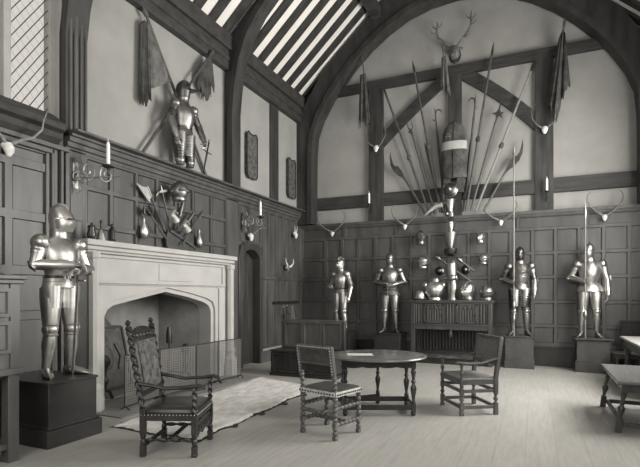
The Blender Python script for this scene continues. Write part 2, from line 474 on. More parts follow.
# window
wroot = None
b = MB()
for y in (2.5, 3.53): b.box(-.22, y, 3.68, -.06, y+.09, 6.1)
b.box(-.30, 4.19, 3.60, .03, 4.26, 6.1); b.box(-.18, 4.13, 3.66, -.09, 4.20, 6.1); b.box(-.22, 2.5, 3.64, -.02, 4.18, 3.70); b.box(-.22, 2.5, 6.04, -.02, 4.18, 6.1)
win = struct('window_1', b, M['winstone'], bevel=.01)
def lights(parent, rects):
    for (y0, y1) in rects:
        g = MB(); g.add([(-.14,y0,3.69),(-.14,y1,3.69),(-.14,y1,6.06),(-.14,y0,6.06)], [(0,1,2,3)]); g.build('pane', M['glass'], parent)
        l = MB(); w = y1-y0
        z = 3.7 - w*1.5
        while z < 6.1:
            # diagonal leads rising away from the viewer, clipped to the light
            def clip(za, zb, r):
                pa = [y0, za]; pb = [y1, zb]
                lo, hi = 3.70, 6.05; t0, t1 = 0, 1; dz = zb-za
                if abs(dz) > 1e-6:
                    ta = (lo-za)/dz; tb = (hi-za)/dz
                    t0 = max(t0, min(ta, tb)); t1 = min(t1, max(ta, tb))
                if t1 - t0 > .02: l.bar((-.14, y0+w*t0, za+dz*t0), (-.14, y0+w*t1, za+dz*t1), r, r)
            clip(z, z + w*1.5, .010); clip(z + w*1.1, z, .0018)
            z += .155
        l.build('leading', M['lead'], parent)
lights(win, [(2.59, 3.53), (3.62, 4.14)])

# right and front windows (out of frame, they light the hall)
n = 2
for (y0, y1) in RW:
    b = MB(); k = 4
    for i in range(k+1):
        y = y0 + (y1-y0-.08)*i/k; b.box(W+.04, y, RZ[0], W+.16, y+.08, RZ[1])
    for z in (RZ[0], 3.5, RZ[1]-.08): b.box(W+.04, y0, z, W+.16, y1, z+.08)
    w = struct('window_%d' % n, b, M['winstone']); n += 1
    g = MB(); g.add([(W+.1,y0,RZ[0]),(W+.1,y1,RZ[0]),(W+.1,y1,RZ[1]),(W+.1,y0,RZ[1])], [(0,1,2,3)]); g.build('pane', M['glass'], w)
b = MB()
for i in range(6):
    x = 2.0 + (4.6-.08)*i/5; b.box(x, YF-.16, 1.6, x+.08, YF-.04, 5.8)
for z in (1.6, 3.6, 5.72): b.box(2.0, YF-.16, z, 6.6, YF-.04, z+.08)
w = struct('window_%d' % n, b, M['winstone'])
g = MB(); g.add([(2.0,YF-.1,1.6),(6.6,YF-.1,1.6),(6.6,YF-.1,5.8),(2.0,YF-.1,5.8)], [(0,1,2,3)]); g.build('pane', M['glass'], w)

# arched door right of the fireplace
b = MB()
arch = lambda y0, y1, zs, rise: [(y0,0),(y0,zs)] + [(y0+(y1-y0)*i/10, zs+rise*math.sin(PI*i/10)**.6) for i in range(1,10)] + [(y1,zs),(y1,0)]
b.box(-.22, 8.2, 0, -.16, 8.98, 2.5)
for i in range(4): b.box(-.165, 8.26+.17*i, .05, -.15, 8.26+.17*i+.155, 2.44)
dr = struct('door_1', b, M['furn2'], bevel=.004)
b = MB(); b.ell((-.13, 8.36, 1.1), (.03,.035,.035)); b.build('door_handle', M['iron'], dr)
b = MB()
inn = arch(8.26, 8.92, 2.25, .18); out = [(8.12,0),(8.12,2.25)] + [(8.12+.92*i/10, 2.25+.31*1.0*(min(1,math.sin(PI*i/10)*2))**.6) for i in range(1,10)] + [(9.04,2.25),(9.04,0)]
b.strip(inn, out, lambda u, v, t: (t, u, v), -.12, .075)
trim(b, M['furn2'], ang=30, bevel=.006)

# ------------------------------------------------------------------ chimney piece
fp = thing('fireplace', 'pale carved stone chimneypiece with a wide flat-arched fire opening', 'fireplace', (0, 0, 0))
YX = lambda u, v, t: (t, u, v)
b = MB()
a0, a1 = 4.66, 6.96
inner = [(a0,0),(a0,1.20),(a0+.05,1.29),(a0+.15,1.345),(5.25,1.43),(5.82,1.535),(6.35,1.45),(a1-.20,1.36),(a1-.06,1.30),(a1,1.20),(a1,0)]
outer = [(4.48,0),(4.48,1.2),(4.48,1.62),(4.7,1.62),(5.25,1.62),(5.82,1.62),(6.35,1.62),(6.8,1.62),(7.16,1.62),(7.16,1.2),(7.16,0)]
b.strip(inner, outer, YX, .0, .25)
in2 = [(4.50,0),(4.50,1.6),(4.60,1.6),(4.8,1.6),(5.25,1.6),(5.82,1.6),(6.35,1.6),(6.8,1.6),(7.06,1.6),(7.12,1.6),(7.12,0)]
mid = [(a0-.08,0),(a0-.08,1.22),(a0-.02,1.35),(a0+.12,1.42),(5.25,1.50),(5.82,1.60),(6.35,1.52),(a1-.16,1.43),(a1+.02,1.36),(a1+.08,1.22),(a1+.08,0)]
b.strip(mid, in2, YX, .25, .29)
# jamb slabs
b.box(0, 4.38, 0, .26, 4.52, 2.06); b.box(0, 7.12, 0, .26, 7.42, 2.06)
b.box(.25, 7.16, 0, .285, 7.34, 1.6)
b.build('surround', M['stone'], fp, bevel=.012)
b = MB(); b.box(0, 4.40, 1.62, .27, 7.40, 2.06)
for (y0, y1, z0, z1) in ((4.5,7.3,1.64,1.68),(4.5,7.3,1.98,2.02),(4.5,4.55,1.68,1.98),(7.25,7.3,1.68,1.98)): b.box(.26, y0, z0, .30, y1, z1)
b.box(.27, 5.65, 1.70, .283, 6.45, 1.96)
b.build('frieze', M['stone'], fp, bevel=.008)
b = MB(); b.box(0, 4.33, 2.03, .33, 7.50, 2.07); b.box(0, 4.30, 2.065, .37, 7.53, 2.12); b.box(0, 4.27, 2.12, .41, 7.56, 2.195); b.build('mantel_shelf', M['stone'], fp, bevel=.012)
for y in (4.42, 7.44):
    b = MB()
    b.lathe([(.13,0),(.13,.18),(.115,.24),(.12,.30),(.085,.36),(.085,.42),(.10,.46),(.075,.52),(.066,.6),(.066,1.94),(.085,1.97),(.085,2.04)], (.33, y, 0), seg=8)
    b.build('column', M['stone'], fp, ang=25)
# firebox: back, splayed sides and top
b = MB(); b.box(-.8, 4.5, 0, -.72, 7.1, 1.7); struct('wall_left.003', b, M['soot'])
b = MB(); b.prism([(-.01,4.66),(-.72,4.86),(-.72,4.5),(-.01,4.5)], lambda u, v, t: (u, v, t), 0, 1.7); struct('wall_left.004', b, M['soot'])
b = MB(); b.prism([(-.01,6.96),(-.72,6.72),(-.72,7.1),(-.01,7.1)], lambda u, v, t: (u, v, t), 0, 1.7); struct('wall_left.005', b, M['soot'])
b = MB(); b.box(-.8, 4.5, 1.58, -.01, 7.1, 1.7); struct('wall_left.006', b, M['soot'])
b = MB(); b.box(-.72, 4.6, -.0, .0, 7.0, .03); b.box(0, 4.3, 0, .95, 7.5, .012); trim(b, M['hearth'], bevel=.004)

# iron fireback leaning in the opening
fb = thing('fireback', 'cast iron fireback with rounded crest leaning at the back of the fireplace', 'fireback', (-.42, 5.36, .032), 0)
fb.rotation_euler = (0, math.radians(-14), 0)
b = MB()
pl = [(-.42,0),(.42,0),(.42,.98),(.22,1.0)] + [(.20*math.cos(PI*i/8), 1.0+.15*math.sin(PI*i/8)) for i in range(1,8)] + [(-.22,1.0),(-.42,.98)]
b.prism(pl, lambda u, v, t: (t, u, v), 0, .04); b.build('plate', M['castiron'], fb, bevel=.006)
b = MB()
for y0, z0, y1, z1 in ((-.40,.02,-.40,.96),(.40,.02,.40,.96),(-.40,.96,.40,.96),(-.40,.03,.40,.03)): b.bar((.045,y0,z0),(.045,y1,z1),.03,.03)
b.build('border', M['iron'], fb)
b = MB(); b.ell((.05,0,.5),(.02,.14,.2)); b.ell((.05,0,.78),(.02,.09,.06)); b.tube([(.05,-.2,.3),(.055,-.28,.5),(.05,-.2,.7)],.02); b.tube([(.05,.2,.3),(.055,.28,.5),(.05,.2,.7)],.02); b.build('relief', M['castiron'], fb)

def andiron(y, label):
    t = thing('andiron', label, 'andiron', (-.05, y, .03), 0, None)
    b = MB(); b.tube([(.08,-.14,0),(.08,-.09,.1),(.08,0,.14),(.08,.09,.1),(.08,.14,0)], .022); b.build('feet', M['iron'], t)
    b = MB(); b.lathe([(.03,.12),(.03,.2),(.06,.26),(.03,.32),(.03,.42),(.075,.5),(.08,.55),(.03,.62)], (.08,0,0)); b.build('shaft', M['iron'], t)
    b = MB(); b.bar((.08,0,.13),(-.28,0,.13),.03,.03); b.bar((-.27,0,.13),(-.27,0,0),.03,.03); b.build('billet_bar', M['iron'], t)
andiron(4.86, 'black iron andiron behind left end of wire fire guard')
andiron(6.55, 'black iron andiron near the right jamb behind wire fire guard')

# folding wire fire guard
def guard():
    P = [(.70,4.58),(.64,5.28),(.72,5.98),(.66,6.62),(.72,7.22)]
    t = thing('fire_guard', 'folding wire mesh fire guard standing before the hearth', 'fire guard', (.7, 5.9, .012))
    for i in range(4):
        (x0, y0), (x1, y1) = P[i], P[i+1]
        L = math.hypot(x1-x0, y1-y0)
        M4 = Matrix.Translation(((x0+x1)/2-.7, (y0+y1)/2-5.9, 0)) @ Matrix.Rotation(-math.atan2(x1-x0, y1-y0), 4, 'Z')
        f = MB()
        for a, c in (((0,-L/2,.03),(0,-L/2,.70)),((0,L/2-.012,.03),(0,L/2-.012,.70)),((0,-L/2,.70),(0,L/2-.012,.70)),((0,-L/2,.05),(0,L/2-.012,.05))): f.cyl(a, c, .008, seg=8)
        for yy in (-L/2+.01, L/2-.03): f.tube([(-.07,yy,.008),(0,yy,.05),(.07,yy,.008)], .008, seg=8)
        fo = f.build('guard_frame', M['iron'], t); fo.matrix_local = M4
        g = MB(); g.box(-.002, -L/2, .05, .002, L/2-.012, .70); go = g.build('wire_mesh', M['wire'], fo)
guard()
def small_brush():
    t = thing('hearth_brush', 'dark hearth brush leaning in the right of fireplace', 'brush', (-.3, 6.5, .03))
    b = MB(); b.tube([(0,0,0),(.0,.02,.45),(0,.02,.82)], .014); b.build('handle', M['iron'], t)
    b = MB(); b.lathe([(.05,.62),(.055,.78),(.03,.9)], (0,.02,0)); b.build('bristles', M['black'], t)
small_brush()

# ================================================================== suits of armour
def hand_mb(b, wr, d, side, up=(0,0,1), size=1.0, curl=.9, grip=None):
    """mailed hand: palm and five fingers, curling around what it holds. wr wrist, d pointing direction, grip = side the fingers curl to"""
    wr = Vector(wr); d = Vector(d).normalized(); g = Vector(grip or (0,0,-1)); g = (g - d*g.dot(d)).normalized(); s = d.cross(g)*side
    b.tube([wr, wr+d*.035*size, wr+d*.085*size], [(.026*size,.02*size),(.040*size,.02*size),(.040*size,.017*size)], 10, ref=tuple(g))
    for i, L in enumerate((.070,.080,.075,.058)):
        o = wr + d*.085*size + s*(.030-.020*i)*size
        p = [o]; a = .25
        for q in range(3):
            a += curl*.55
            p.append(p[-1] + (d*math.cos(a) + g*math.sin(a))*L*size/2.4)
        b.tube(p, [.0105*size,.0105*size,.0095*size,.007*size], 7)
    o = wr + d*.03*size + s*.036*size
    b.tube([o, o+(d*.5+s*.6+g*.4)*.035*size, o+(d*.6+s*.25+g*.9)*.065*size, o+(d*.4-s*.2+g*1.2)*.085*size], [.013*size,.012*size,.0105*size,.008*size], 7)

def armour(name, label, loc, rz, scale, steel, arms, helm='close', dark=None, skirt='tassets', legs=True, head=0, group=None, lamellar=False, stance=.0):
    dk = dark or steel
    t = thing(name, label, 'suit of armour', loc, rz, group, scale)
    # helmet
    h = MB(); R = Matrix.Rotation(head, 3, 'Z'); h.M = Matrix.Translation((0,.01,1.66)) @ R.to_4x4()
    if helm in ('close', 'armet'):
        h.lathe([(.075,-.15),(.085,-.10),(.094,-.02),(.098,.04),(.09,.09),(.066,.13),(.03,.155),(.002,.16)], (0,-.01,0), sq=(.9,1.12), seg=20)
    elif helm == 'morion':
        h.lathe([(.09,-.11),(.095,-.05),(.108,.0),(.110,.05),(.100,.105),(.072,.15),(.03,.175),(.002,.18)], (0,-.01,0), sq=(.92,1.12), seg=22)
        h.tube([(0,-.125,.0),(0,-.12,.08),(0,-.08,.16),(0,0,.195),(0,.06,.17),(0,.10,.10)], [(.006,.014)]*6, 8)
        h.loft([(0,.125,.012,.085,.085),(0,.13,.02,.09,.095),(0,.10,.034,.075,.05)], seg=20)
    else:
        h.lathe([(.08,-.14),(.092,-.06),(.098,.02),(.088,.085),(.05,.13),(.002,.15)], (0,0,0), sq=(.9,1.08), seg=20)
    if helm != 'morion':
        h.tube([(0,-.115,-.02),(0,-.12,.06),(0,-.09,.13),(0,-.01,.172),(0,.06,.15),(0,.095,.10)], [(.006,.016)]*6, 8)
    ho = h.build('helmet', dk if helm in ('dark','morion') else steel, t)
    v = MB(); v.M = Matrix.Translation((0,.01,1.66)) @ R.to_4x4()
    if helm == 'close':      # pointed visor, raised brow
        v.loft([(0,.03,-.13,.07,.085),(0,.035,-.08,.083,.10),(0,.04,-.035,.088,.125),(0,.035,0,.09,.10)], seg=20, ridge=.28)
        v.loft([(0,.03,.012,.094,.115),(0,.025,.05,.097,.105),(0,.0,.10,.084,.095)], seg=20, ridge=.12)
    elif helm == 'morion':   # face under the brim and cheek pieces
        v.loft([(0,0,-.15,.05,.06),(0,.005,-.10,.068,.085),(0,.005,-.01,.078,.09)], seg=16)
    else:
        v.loft([(0,.02,-.14,.06,.075),(0,.03,-.09,.075,.09),(0,.03,-.04,.083,.105),(0,.025,.0,.086,.10),(0,.02,.04,.09,.098)], seg=18, ridge=.18)
    v.build('visor', dk, ho)
    s = MB(); s.M = Matrix.Translation((0,.01,1.66)) @ R.to_4x4()
    if helm != 'morion':
        s.box(-.065,.118,-.004,-.01,.145,.008); s.box(.01,.118,-.004,.065,.145,.008)
    else:
        s.ell((-.03,.085,-.05),(.012,.008,.008)); s.ell((.03,.085,-.05),(.012,.008,.008))
    s.build('eye_slit', M['black'], ho)
    g = MB(); g.loft([(0,0,1.43,.115,.10),(0,0,1.47,.10,.088),(0,.005,1.50,.082,.082),(0,.005,1.535,.082,.082),(0,.005,1.55,.092,.09)], seg=20); g.build('gorget', steel, t)
    cs = [(0,0,1.03,.150,.118),(0,.005,1.07,.148,.12),(0,.015,1.15,.168,.142),(0,.022,1.25,.188,.155),(0,.015,1.34,.192,.145),(0,.0,1.41,.175,.115),(0,0,1.46,.12,.085)]
    if helm == 'dark':
        rb = []
        for k in range(12):
            z = 1.03 + .033*k
            for i in range(len(cs)-1):
                if cs[i][2] <= z <= cs[i+1][2]:
                    q = (z-cs[i][2])/(cs[i+1][2]-cs[i][2]); L_ = [a_*(1-q)+b_*q for a_, b_ in zip(cs[i], cs[i+1])]
                    rb += [(0, L_[1], z, L_[3], L_[4]), (0, L_[1], z+.022, L_[3]+.010, L_[4]+.010)]; break
        cs = rb + cs[-2:]
    c = MB(); c.loft(cs, seg=26, ridge=.10)
    c.build('breastplate', steel, t)
    bl = MB(); bl.loft([(0,.003,1.035,.158,.126),(0,.003,1.065,.158,.128)], seg=24); bl.build('belt', M['leather'] if steel is not M['steeld'] else dk, t)
    # skirt of lames
    f = MB()
    if skirt == 'flared':
        f.loft([(0,0,1.05,.152,.124),(0,0,1.0,.175,.15),(0,0,.99,.172,.147),(0,0,.93,.21,.185),(0,0,.92,.207,.182),(0,0,.85,.245,.215),(0,0,.845,.235,.205)], seg=30)
        f.build('skirt', steel, t)
    elif skirt == 'peplum':
        secs = [(0,0,1.05,.155,.128),(0,0,1.0,.20,.17),(0,0,.95,.235,.195),(0,0,.885,.25,.20),(0,0,.88,.24,.19)]
        f.loft(secs, seg=30); f.build('skirt', steel, t)
    else:
        f.loft([(0,0,1.05,.152,.122),(0,0,1.0,.168,.138),(0,0,.995,.164,.134),(0,0,.94,.182,.150),(0,0,.935,.175,.145)], seg=26); f.build('skirt', steel, t)
        for sx in (-1, 1):
            q = MB()
            for k in range(4 if not lamellar else 7):
                dz = .055 if not lamellar else .05; z1 = .955 - k*dz; z0 = z1 - dz - .012
                a = []
                for i in range(9):
                    th = PI*(.12 + .76*i/8); rx = .105 - .004*k + (.008 if lamellar else 0); ry = .125 - .004*k
                    a.append((sx*.095 + rx*math.cos(th), .01 + ry*math.sin(th)))
                A = [(x, y) for x, y in a]; B = [(sx*.095 + (x - sx*.095)*.9, .01 + (y-.01)*.9) for x, y in a]
                q.strip(A, B, lambda u, w_, tt: (u*(1), w_, tt), z0, z1)
            q.build('tasset', steel, t)
    # arms
    for sx, key in ((1, 'R'), (-1, 'L')):
        sh = Vector((sx*.198, 0, 1.395)); el, wr, hd = arms[key][:3]
        el = Vector(el); wr = Vector(wr)
        p = MB(); dn = (el - sh).normalized()
        p.ell(sh + Vector((sx*.012,0,.01)), (.084,.112,.088), 18, 10)
        for k in range(3):
            cc = sh + dn*(.05+.035*k) + Vector((sx*.008,0,0)); p.lathe([(.076-.005*k,0),(.080-.005*k,.012),(.070-.005*k,.04)], cc, -dn, seg=16)
        p.build('pauldron', steel, t)
        a = MB(); a.tube([sh, sh.lerp(el,.5), el], [.068,.066,.056], 14); a.build('upper_arm', dk, t)
        a = MB(); a.ell(el, (.056,.056,.056), 14, 8); out = (el - (sh+wr)/2); out = out.normalized() if out.length > 1e-4 else Vector((sx,0,0)); a.lathe([(.075,0),(.06,.012),(.01,.03)], el + out*.03, out, seg=14); a.build('elbow_guard', steel, t)
        a = MB(); a.tube([el, el.lerp(wr,.3), el.lerp(wr,.75), wr], [.055,.061,.048,.037], 14); fo = a.build('forearm', steel, t)
        a = MB(); dd = (wr - el).normalized(); a.lathe([(.034,.06),(.040,.03),(.052,-.03),(.060,-.09),(.055,-.09)], wr, dd, seg=14)
        hand_mb(a, wr + dd*.03, hd if hd else dd, sx, curl=arms[key][3] if len(arms[key]) > 3 else .8, grip=arms[key][4] if len(arms[key]) > 4 else (-sx*.5,0,-.8)); a.build('gauntlet', steel, t)
    # legs
    for sx in (-1, 1):
        hip = Vector((sx*.095, 0, .93)); kn = Vector((sx*.115, .03+stance*sx, .50)); an = Vector((sx*.135, -.02+stance*1.4*sx, .09))
        l = MB()
        if lamellar:
            pr = []
            for k in range(10):
                z = .44*k/10; rr = .072 + .05*(k/10)**.8; pr += [(rr, z), (rr+.012, z+.03), (rr, z+.043)]
            l.lathe(pr, kn, hip - kn, seg=18)
        else: l.tube([kn, kn.lerp(hip,.35), kn.lerp(hip,.7), hip], [.072,.092,.106,.108], 16)
        l.build('thigh_guard', dk if lamellar else steel, t)
        l = MB(); l.ell(kn + Vector((0,.01,0)), (.068,.074,.072), 16, 9); l.ell(kn + Vector((sx*.062,0,0)), (.022,.055,.05), 12, 8); l.lathe([(.074,0),(.08,.01),(.07,.03)], kn + Vector((0,.004,.04))); l.lathe([(.068,0),(.074,.012),(.064,.03)], kn + Vector((0,.004,-.07))); l.build('knee_guard', steel, t)
        if not legs: continue
        l = MB(); l.tube([an, an.lerp(kn,.2), an.lerp(kn,.62), an.lerp(kn,.9), kn], [(.045,.05),(.046,.052),(.072,.078),(.064,.068),(.056,.06)], 16); l.build('greave', steel, t)
        l = MB(); tz = Vector((sx*.35, 1, 0)).normalized(); A = an - Vector((0,0,an.z))
        l.tube([A - tz*.075 + Vector((0,0,.04)), A - tz*.04 + Vector((0,0,.05)), A + tz*.04 + Vector((0,0,.048)), A + tz*.12 + Vector((0,0,.036)), A + tz*.19 + Vector((0,0,.024)), A + tz*.235 + Vector((0,0,.012))],
               [(.03,.038),(.042,.048),(.046,.046),(.048,.035),(.038,.023),(.012,.010)], 14)
        for k in range(4):
            cc = A + tz*(.03+.045*k) + Vector((0,0,.045-.006*k)); l.tube([cc - tz*.005, cc + tz*.012], [(.050-.002*k,.044-.006*k),(.046-.002*k,.04-.006*k)], 14)
        l.build('foot_guard', steel, t)
    return t

def pedestal(label, x0, y0, x1, y1, h, m, plinth=.16, out=.03, top=.03, light=False):
    t = thing('pedestal', label, 'pedestal', ((x0+x1)/2, (y0+y1)/2, 0))
    hx, hy = (x1-x0)/2, (y1-y0)/2
    b = MB(); b.box(-hx, -hy, plinth*.5, hx, hy, h-.025); b.build('body', m, t, bevel=.006)
    b = MB(); b.box(-hx-out, -hy-out, 0, hx+out, hy+out, plinth); b.box(-hx-out*.5, -hy-out*.5, plinth, hx+out*.5, hy+out*.5, plinth+.03); b.build('plinth', m, t, bevel=.006)
    b = MB(); b.box(-hx-top, -hy-top, h-.025, hx+top, hy+top, h); b.build('top_board', m, t, bevel=.006)
    return t

def sword(name, label, p0, p1, gripdir=None, L=None, m=None, cat='sword', group=None):
    """p0 = pommel, p1 = point"""
    p0 = Vector(p0); p1 = Vector(p1); d = (p1-p0).normalized(); L = (p1-p0).length
    t = thing(name, label, cat, p0, 0, group)
    b = MB(); b.tube([d*.20, d*(L*.6), d*(L*.93), d*L], [(.026,.006),(.022,.005),(.016,.004),(.002,.002)], 8, ref=gripdir); b.build('blade', m or M['steel'], t)
    b = MB(); b.tube([d*.03, d*.19], [.014,.013], 10); b.build('grip', M['leather'], t)
    b = MB(); b.ell(d*.01, (.024,.024,.024)); b.build('pommel', M['steeld'], t)
    b = MB(); _, a, c = b.frame((0,0,0), tuple(d), gripdir); b.tube([d*.20 - a*.11, d*.20, d*.20 + a*.11], [.008,.011,.008], 8); b.build('crossguard', M['steeld'], t)
    return t

# left foreground suit, arms folded over a sword, facing into the room
pedestal('low black pedestal beside chimneypiece', .30, 3.18, 1.17, 3.74, .63, M['ped'], plinth=.17, out=.04, top=.012)
armour('suit_of_armour', 'bright steel suit of armour with folded forearms on black pedestal beside fireplace', (.84, 3.55, .63), -PI/2 - .10, 1.0, M['steel'],
       {'R': ((.28,.03,1.17), (.06,.26,1.17), (-.9,.3,.05), .7, (0,.3,-1)), 'L': ((-.28,.06,1.15), (-.03,.28,1.11), (.9,.2,-.05), .7, (0,.3,-1))}, 'close', head=.45)
sword('sword', 'long sword standing point down under the folded arms of the foreground suit', (1.125, 3.55, 1.84), (1.10, 3.50, .635), (0,1,0))

# three suits against the end wall, and one behind the settle
pedestal('dark pedestal left of cupboard carrying suit with flared skirt', 2.16, 10.42, 2.76, 10.94, .62, M['black'])
armour('suit_of_armour', 'steel suit of armour with flared skirt left of carved cupboard', (2.46, 10.68, .62), PI+.15, 1.01, M['steeld'],
       {'R': ((.315,-.03,1.15), (.13,.2,1.10), (-.7,.6,.1), .8), 'L': ((-.315,-.03,1.15), (-.11,.21,1.08), (.7,.6,.1), .8)}, 'burgonet', skirt='flared', head=.1)
sword('sword', 'sword held at the belt of the suit with flared skirt', (2.47, 10.40, 1.74), (2.50, 10.35, .98), (1,0,0), m=M['steeld'])
pedestal('dark pedestal behind the panelled settle', .98, 10.35, 1.58, 10.90, .62, M['black'])
armour('suit_of_armour', 'slim bright suit of armour standing behind the panelled settle', (1.28, 10.62, .62), PI-.35, .96, M['steel'],
       {'R': ((.33,-.02,1.15), (.16,.2,1.12), (-.4,.9,.1), .8), 'L': ((-.33,.0,1.13), (-.34,.08,.88), (0,.15,-1), .5)}, 'burgonet', head=-.1)
pedestal('brown pedestal just right of carved cupboard', 4.93, 10.45, 5.46, 10.96, .65, M['pedm'], plinth=.15, out=.015, top=.02)
armour('suit_of_armour', 'dark suit of armour with ribbed thighs holding a long spear right of cupboard', (5.20, 10.74, .65), PI+.05, 1.01, M['steeld'],
       {'R': ((.33,-.05,1.16), (.10,.20,1.06), (.1,1,.1), .9, (-1,0,.1)), 'L': ((-.27,-.02,1.13), (-.27,.06,.87), (0,.1,-1), .5)}, 'dark', dark=M['steelb'], skirt='tassets', lamellar=True)
pedestal('brown pedestal with stepped plinth, right of pair on end wall', 6.22, 10.45, 6.78, 10.96, .65, M['pedm'], plinth=.2, out=.03, top=.05)
armour('suit_of_armour', 'bright suit of armour with wide skirt holding a spear, rightmost on the end wall', (6.46, 10.74, .65), PI-.05, 1.02, M['steel'],
       {'R': ((.325,-.03,1.15), (.10,.21,1.08), (.1,1,.1), .9, (-1,0,.1)), 'L': ((-.285,-.02,1.13), (-.30,.07,.86), (0,.1,-1), .5)}, 'burgonet', skirt='peplum', head=-.25)
def spear(label, x, y, z0, z1, m, knobs):
    t = thing('spear', label, 'spear', (x, y, z0))
    b = MB(); b.cyl((0,0,0), (0,0,z1-z0-.3), .016, .014, 10); b.build('shaft', m, t)
    b = MB(); b.tube([(0,0,z1-z0-.32),(0,0,z1-z0-.2),(0,0,z1-z0)], [.016,(.026,.008),.002], 8); b.build('spearhead', M['steeld'], t)
    if knobs:
        b = MB()
        for z in knobs: b.lathe([(.016,-.09),(.034,-.04),(.040,0),(.028,.05),(.016,.09)], (0,0,z), seg=10)
        b.build('grip_roundel', M['steeld'], t)
spear('long spear held upright by the dark ribbed suit right of cupboard', 5.095, 10.462, .65, 4.56, M['polel'], (.35,.62))
spear('shorter spear held upright by the bright rightmost suit', 6.365, 10.462, .65, 3.26, M['polel'], (.45,))

# half suit on the ledge over the fireplace
armour('half_armour', 'three-quarter armour with ribbed thighs standing on ledge above the fireplace', (.30, 6.18, 3.575-.425), -PI/2 - .06, .97, M['steeld'],
       {'R': ((.31,.02,1.14), (.29,.12,.86), (0,.15,-1), .5), 'L': ((-.30,.06,1.15), (-.27,.20,.90), (0,.2,-1), .7)}, 'morion', dark=M['steelb'], legs=False, lamellar=True, head=.5)
sword('sword', 'sword pointing down from the hand of armour on the ledge', (.52, 6.56, 4.06), (.22, 6.78, 3.58), (0,1,0), m=M['steeld'])

# ================================================================== trophies on the walls
BW = lambda x, z, d=0: Vector((x, 11.08 - d, z))      # end wall, d out into the room
def polearm(label, p0, p1, d, kind, m=None, r=.023, name='polearm', group=None):
    a = BW(*p0, d); c = BW(*p1, d); L = (c-a).length; u = (c-a).normalized()
    t = thing(name, label, 'polearm', a, 0, group)
    s = u.cross(Vector((0,-1,0))).normalized()       # sideways, in the wall plane
    m = m or M['pole']
    hl = {'pike': .30, 'bill': .75, 'hook': .50, 'star': .45, 'fork': .35, 'tassel': .35}[kind]
    b = MB(); b.tube([(0,0,0), u*(L-hl)], [r*1.1, r], 8); b.build('shaft', m, t)
    h = MB(); o = u*(L-hl)
    out = (0,-1,0)
    def P(x, y): return o + u*y + s*x
    def plate(poly, th=.012): h.prism(poly, lambda x, y, q: P(x, y) + Vector((0,-q,0)), -th/2, th/2)
    sg = 1 if p1[0] < p0[0] else -1
    if kind == 'pike': h.tube([P(0,-.02),P(0,.1),P(0,hl)], [.02,(.026,.01),.002], 8)
    elif kind == 'bill':
        k = -sg
        plate([(-.02*k,-.05),(.03*k,-.05),(.05*k,.05),(.10*k,.14),(.14*k,.30),(.13*k,.46),(.06*k,.62),(-.02*k,.74),(.04*k,.56),(.06*k,.44),(.045*k,.36),(-.01*k,.34),(-.03*k,.20),(-.02*k,.08)])
    elif kind == 'hook':
        h.cyl(P(0,-.02), P(0,.34), .017, .012, 8)
        h.tube([P(0,.30), P(sg*.02,.40), P(sg*.08,.43), P(sg*.13,.39), P(sg*.14,.33)], [.016,.02,.018,.014,.004], 8)
        h.tube([P(0,.34), P(0,.42), P(-.0,.52)], [.012,.01,.002], 8); h.tube([P(0,.18), P(-sg*.07,.22), P(-sg*.08,.26)], [.012,.01,.003], 8)
    elif kind == 'star':
        plate([(-.015,0),(-.03,.10),(-.13,.13),(-.04,.17),(-.02,.24),(0,hl),(.02,.24),(.05,.17),(.12,.2),(.08,.12),(.13,.05),(.03,.09),(.015,0)])
    elif kind == 'fork':
        h.cyl(P(0,-.02), P(0,.1), .017, .015, 8)
        for k in (-1, 1): h.tube([P(0,.08), P(k*.05,.14), P(k*.055,hl)], [.014,.012,.003], 8)
        plate([(-.02,.0),(-.09,.06),(-.02,.1)])
    elif kind == 'tassel': h.tube([P(0,-.02),P(0,.1),P(0,hl)], [.018,(.03,.008),.002], 8)
    h.build('head', M['steelb'], t)
    if kind in ('tassel', 'pike') and L > 2.5:
        g = MB(); c0 = u*(L*.42); g.lathe([(.016,-.05),(.042,-.02),(.05,.03),(.03,.09),(.016,.10)], c0, u, seg=10); g.build('tassel', M['cloth'], t)
    return t
PG = 'polearms fanned on the end wall'
polearm('curved-bladed bill, lowest and leftmost polearm of the fan', (3.21,3.30), (2.34,4.86), .05, 'bill', name='bill')
polearm('long slanting pike leaning farthest left in the fan', (3.30,3.30), (2.17,6.49), .07, 'pike', m=M['pole'], name='pike')
polearm('forked polearm between the farthest left pike and the next tall pike', (3.42,3.32), (2.80,5.55), .09, 'fork', name='military_fork')
polearm('tall pike second from left, its point above the tie beam', (3.54,3.34), (2.90,6.90), .11, 'pike', name='pike')
polearm('hooked halberd just left of the hanging coat', (3.63,3.34), (3.40,5.75), .05, 'hook', name='halberd')
polearm('hooked halberd just right of the hanging coat', (4.11,3.75), (4.30,5.88), .075, 'hook', name='halberd')
polearm('dark pike whose point crosses the tie beam, right of hanging coat', (4.10,3.34), (4.68,6.95), .11, 'pike', name='pike')
polearm('polearm with star-shaped head in right half of fan', (4.20,3.34), (4.84,5.68), .09, 'star', name='spiked_mace')
polearm('long pale pike leaning farthest right to the tie beam', (4.30,3.34), (5.53,6.50), .07, 'tassel', m=M['polel'], name='pike')
polearm('curved-bladed bill, lowest and rightmost polearm of the fan', (4.46,3.30), (5.27,4.80), .05, 'bill', name='bill')
polearm('short javelin beside the right edge of the hanging coat', (4.02,3.34), (4.20,5.0), .02, 'pike', name='javelin')
polearm('short javelin beside the left edge of the hanging coat', (3.57,3.34), (3.16,5.0), .02, 'pike', name='javelin')

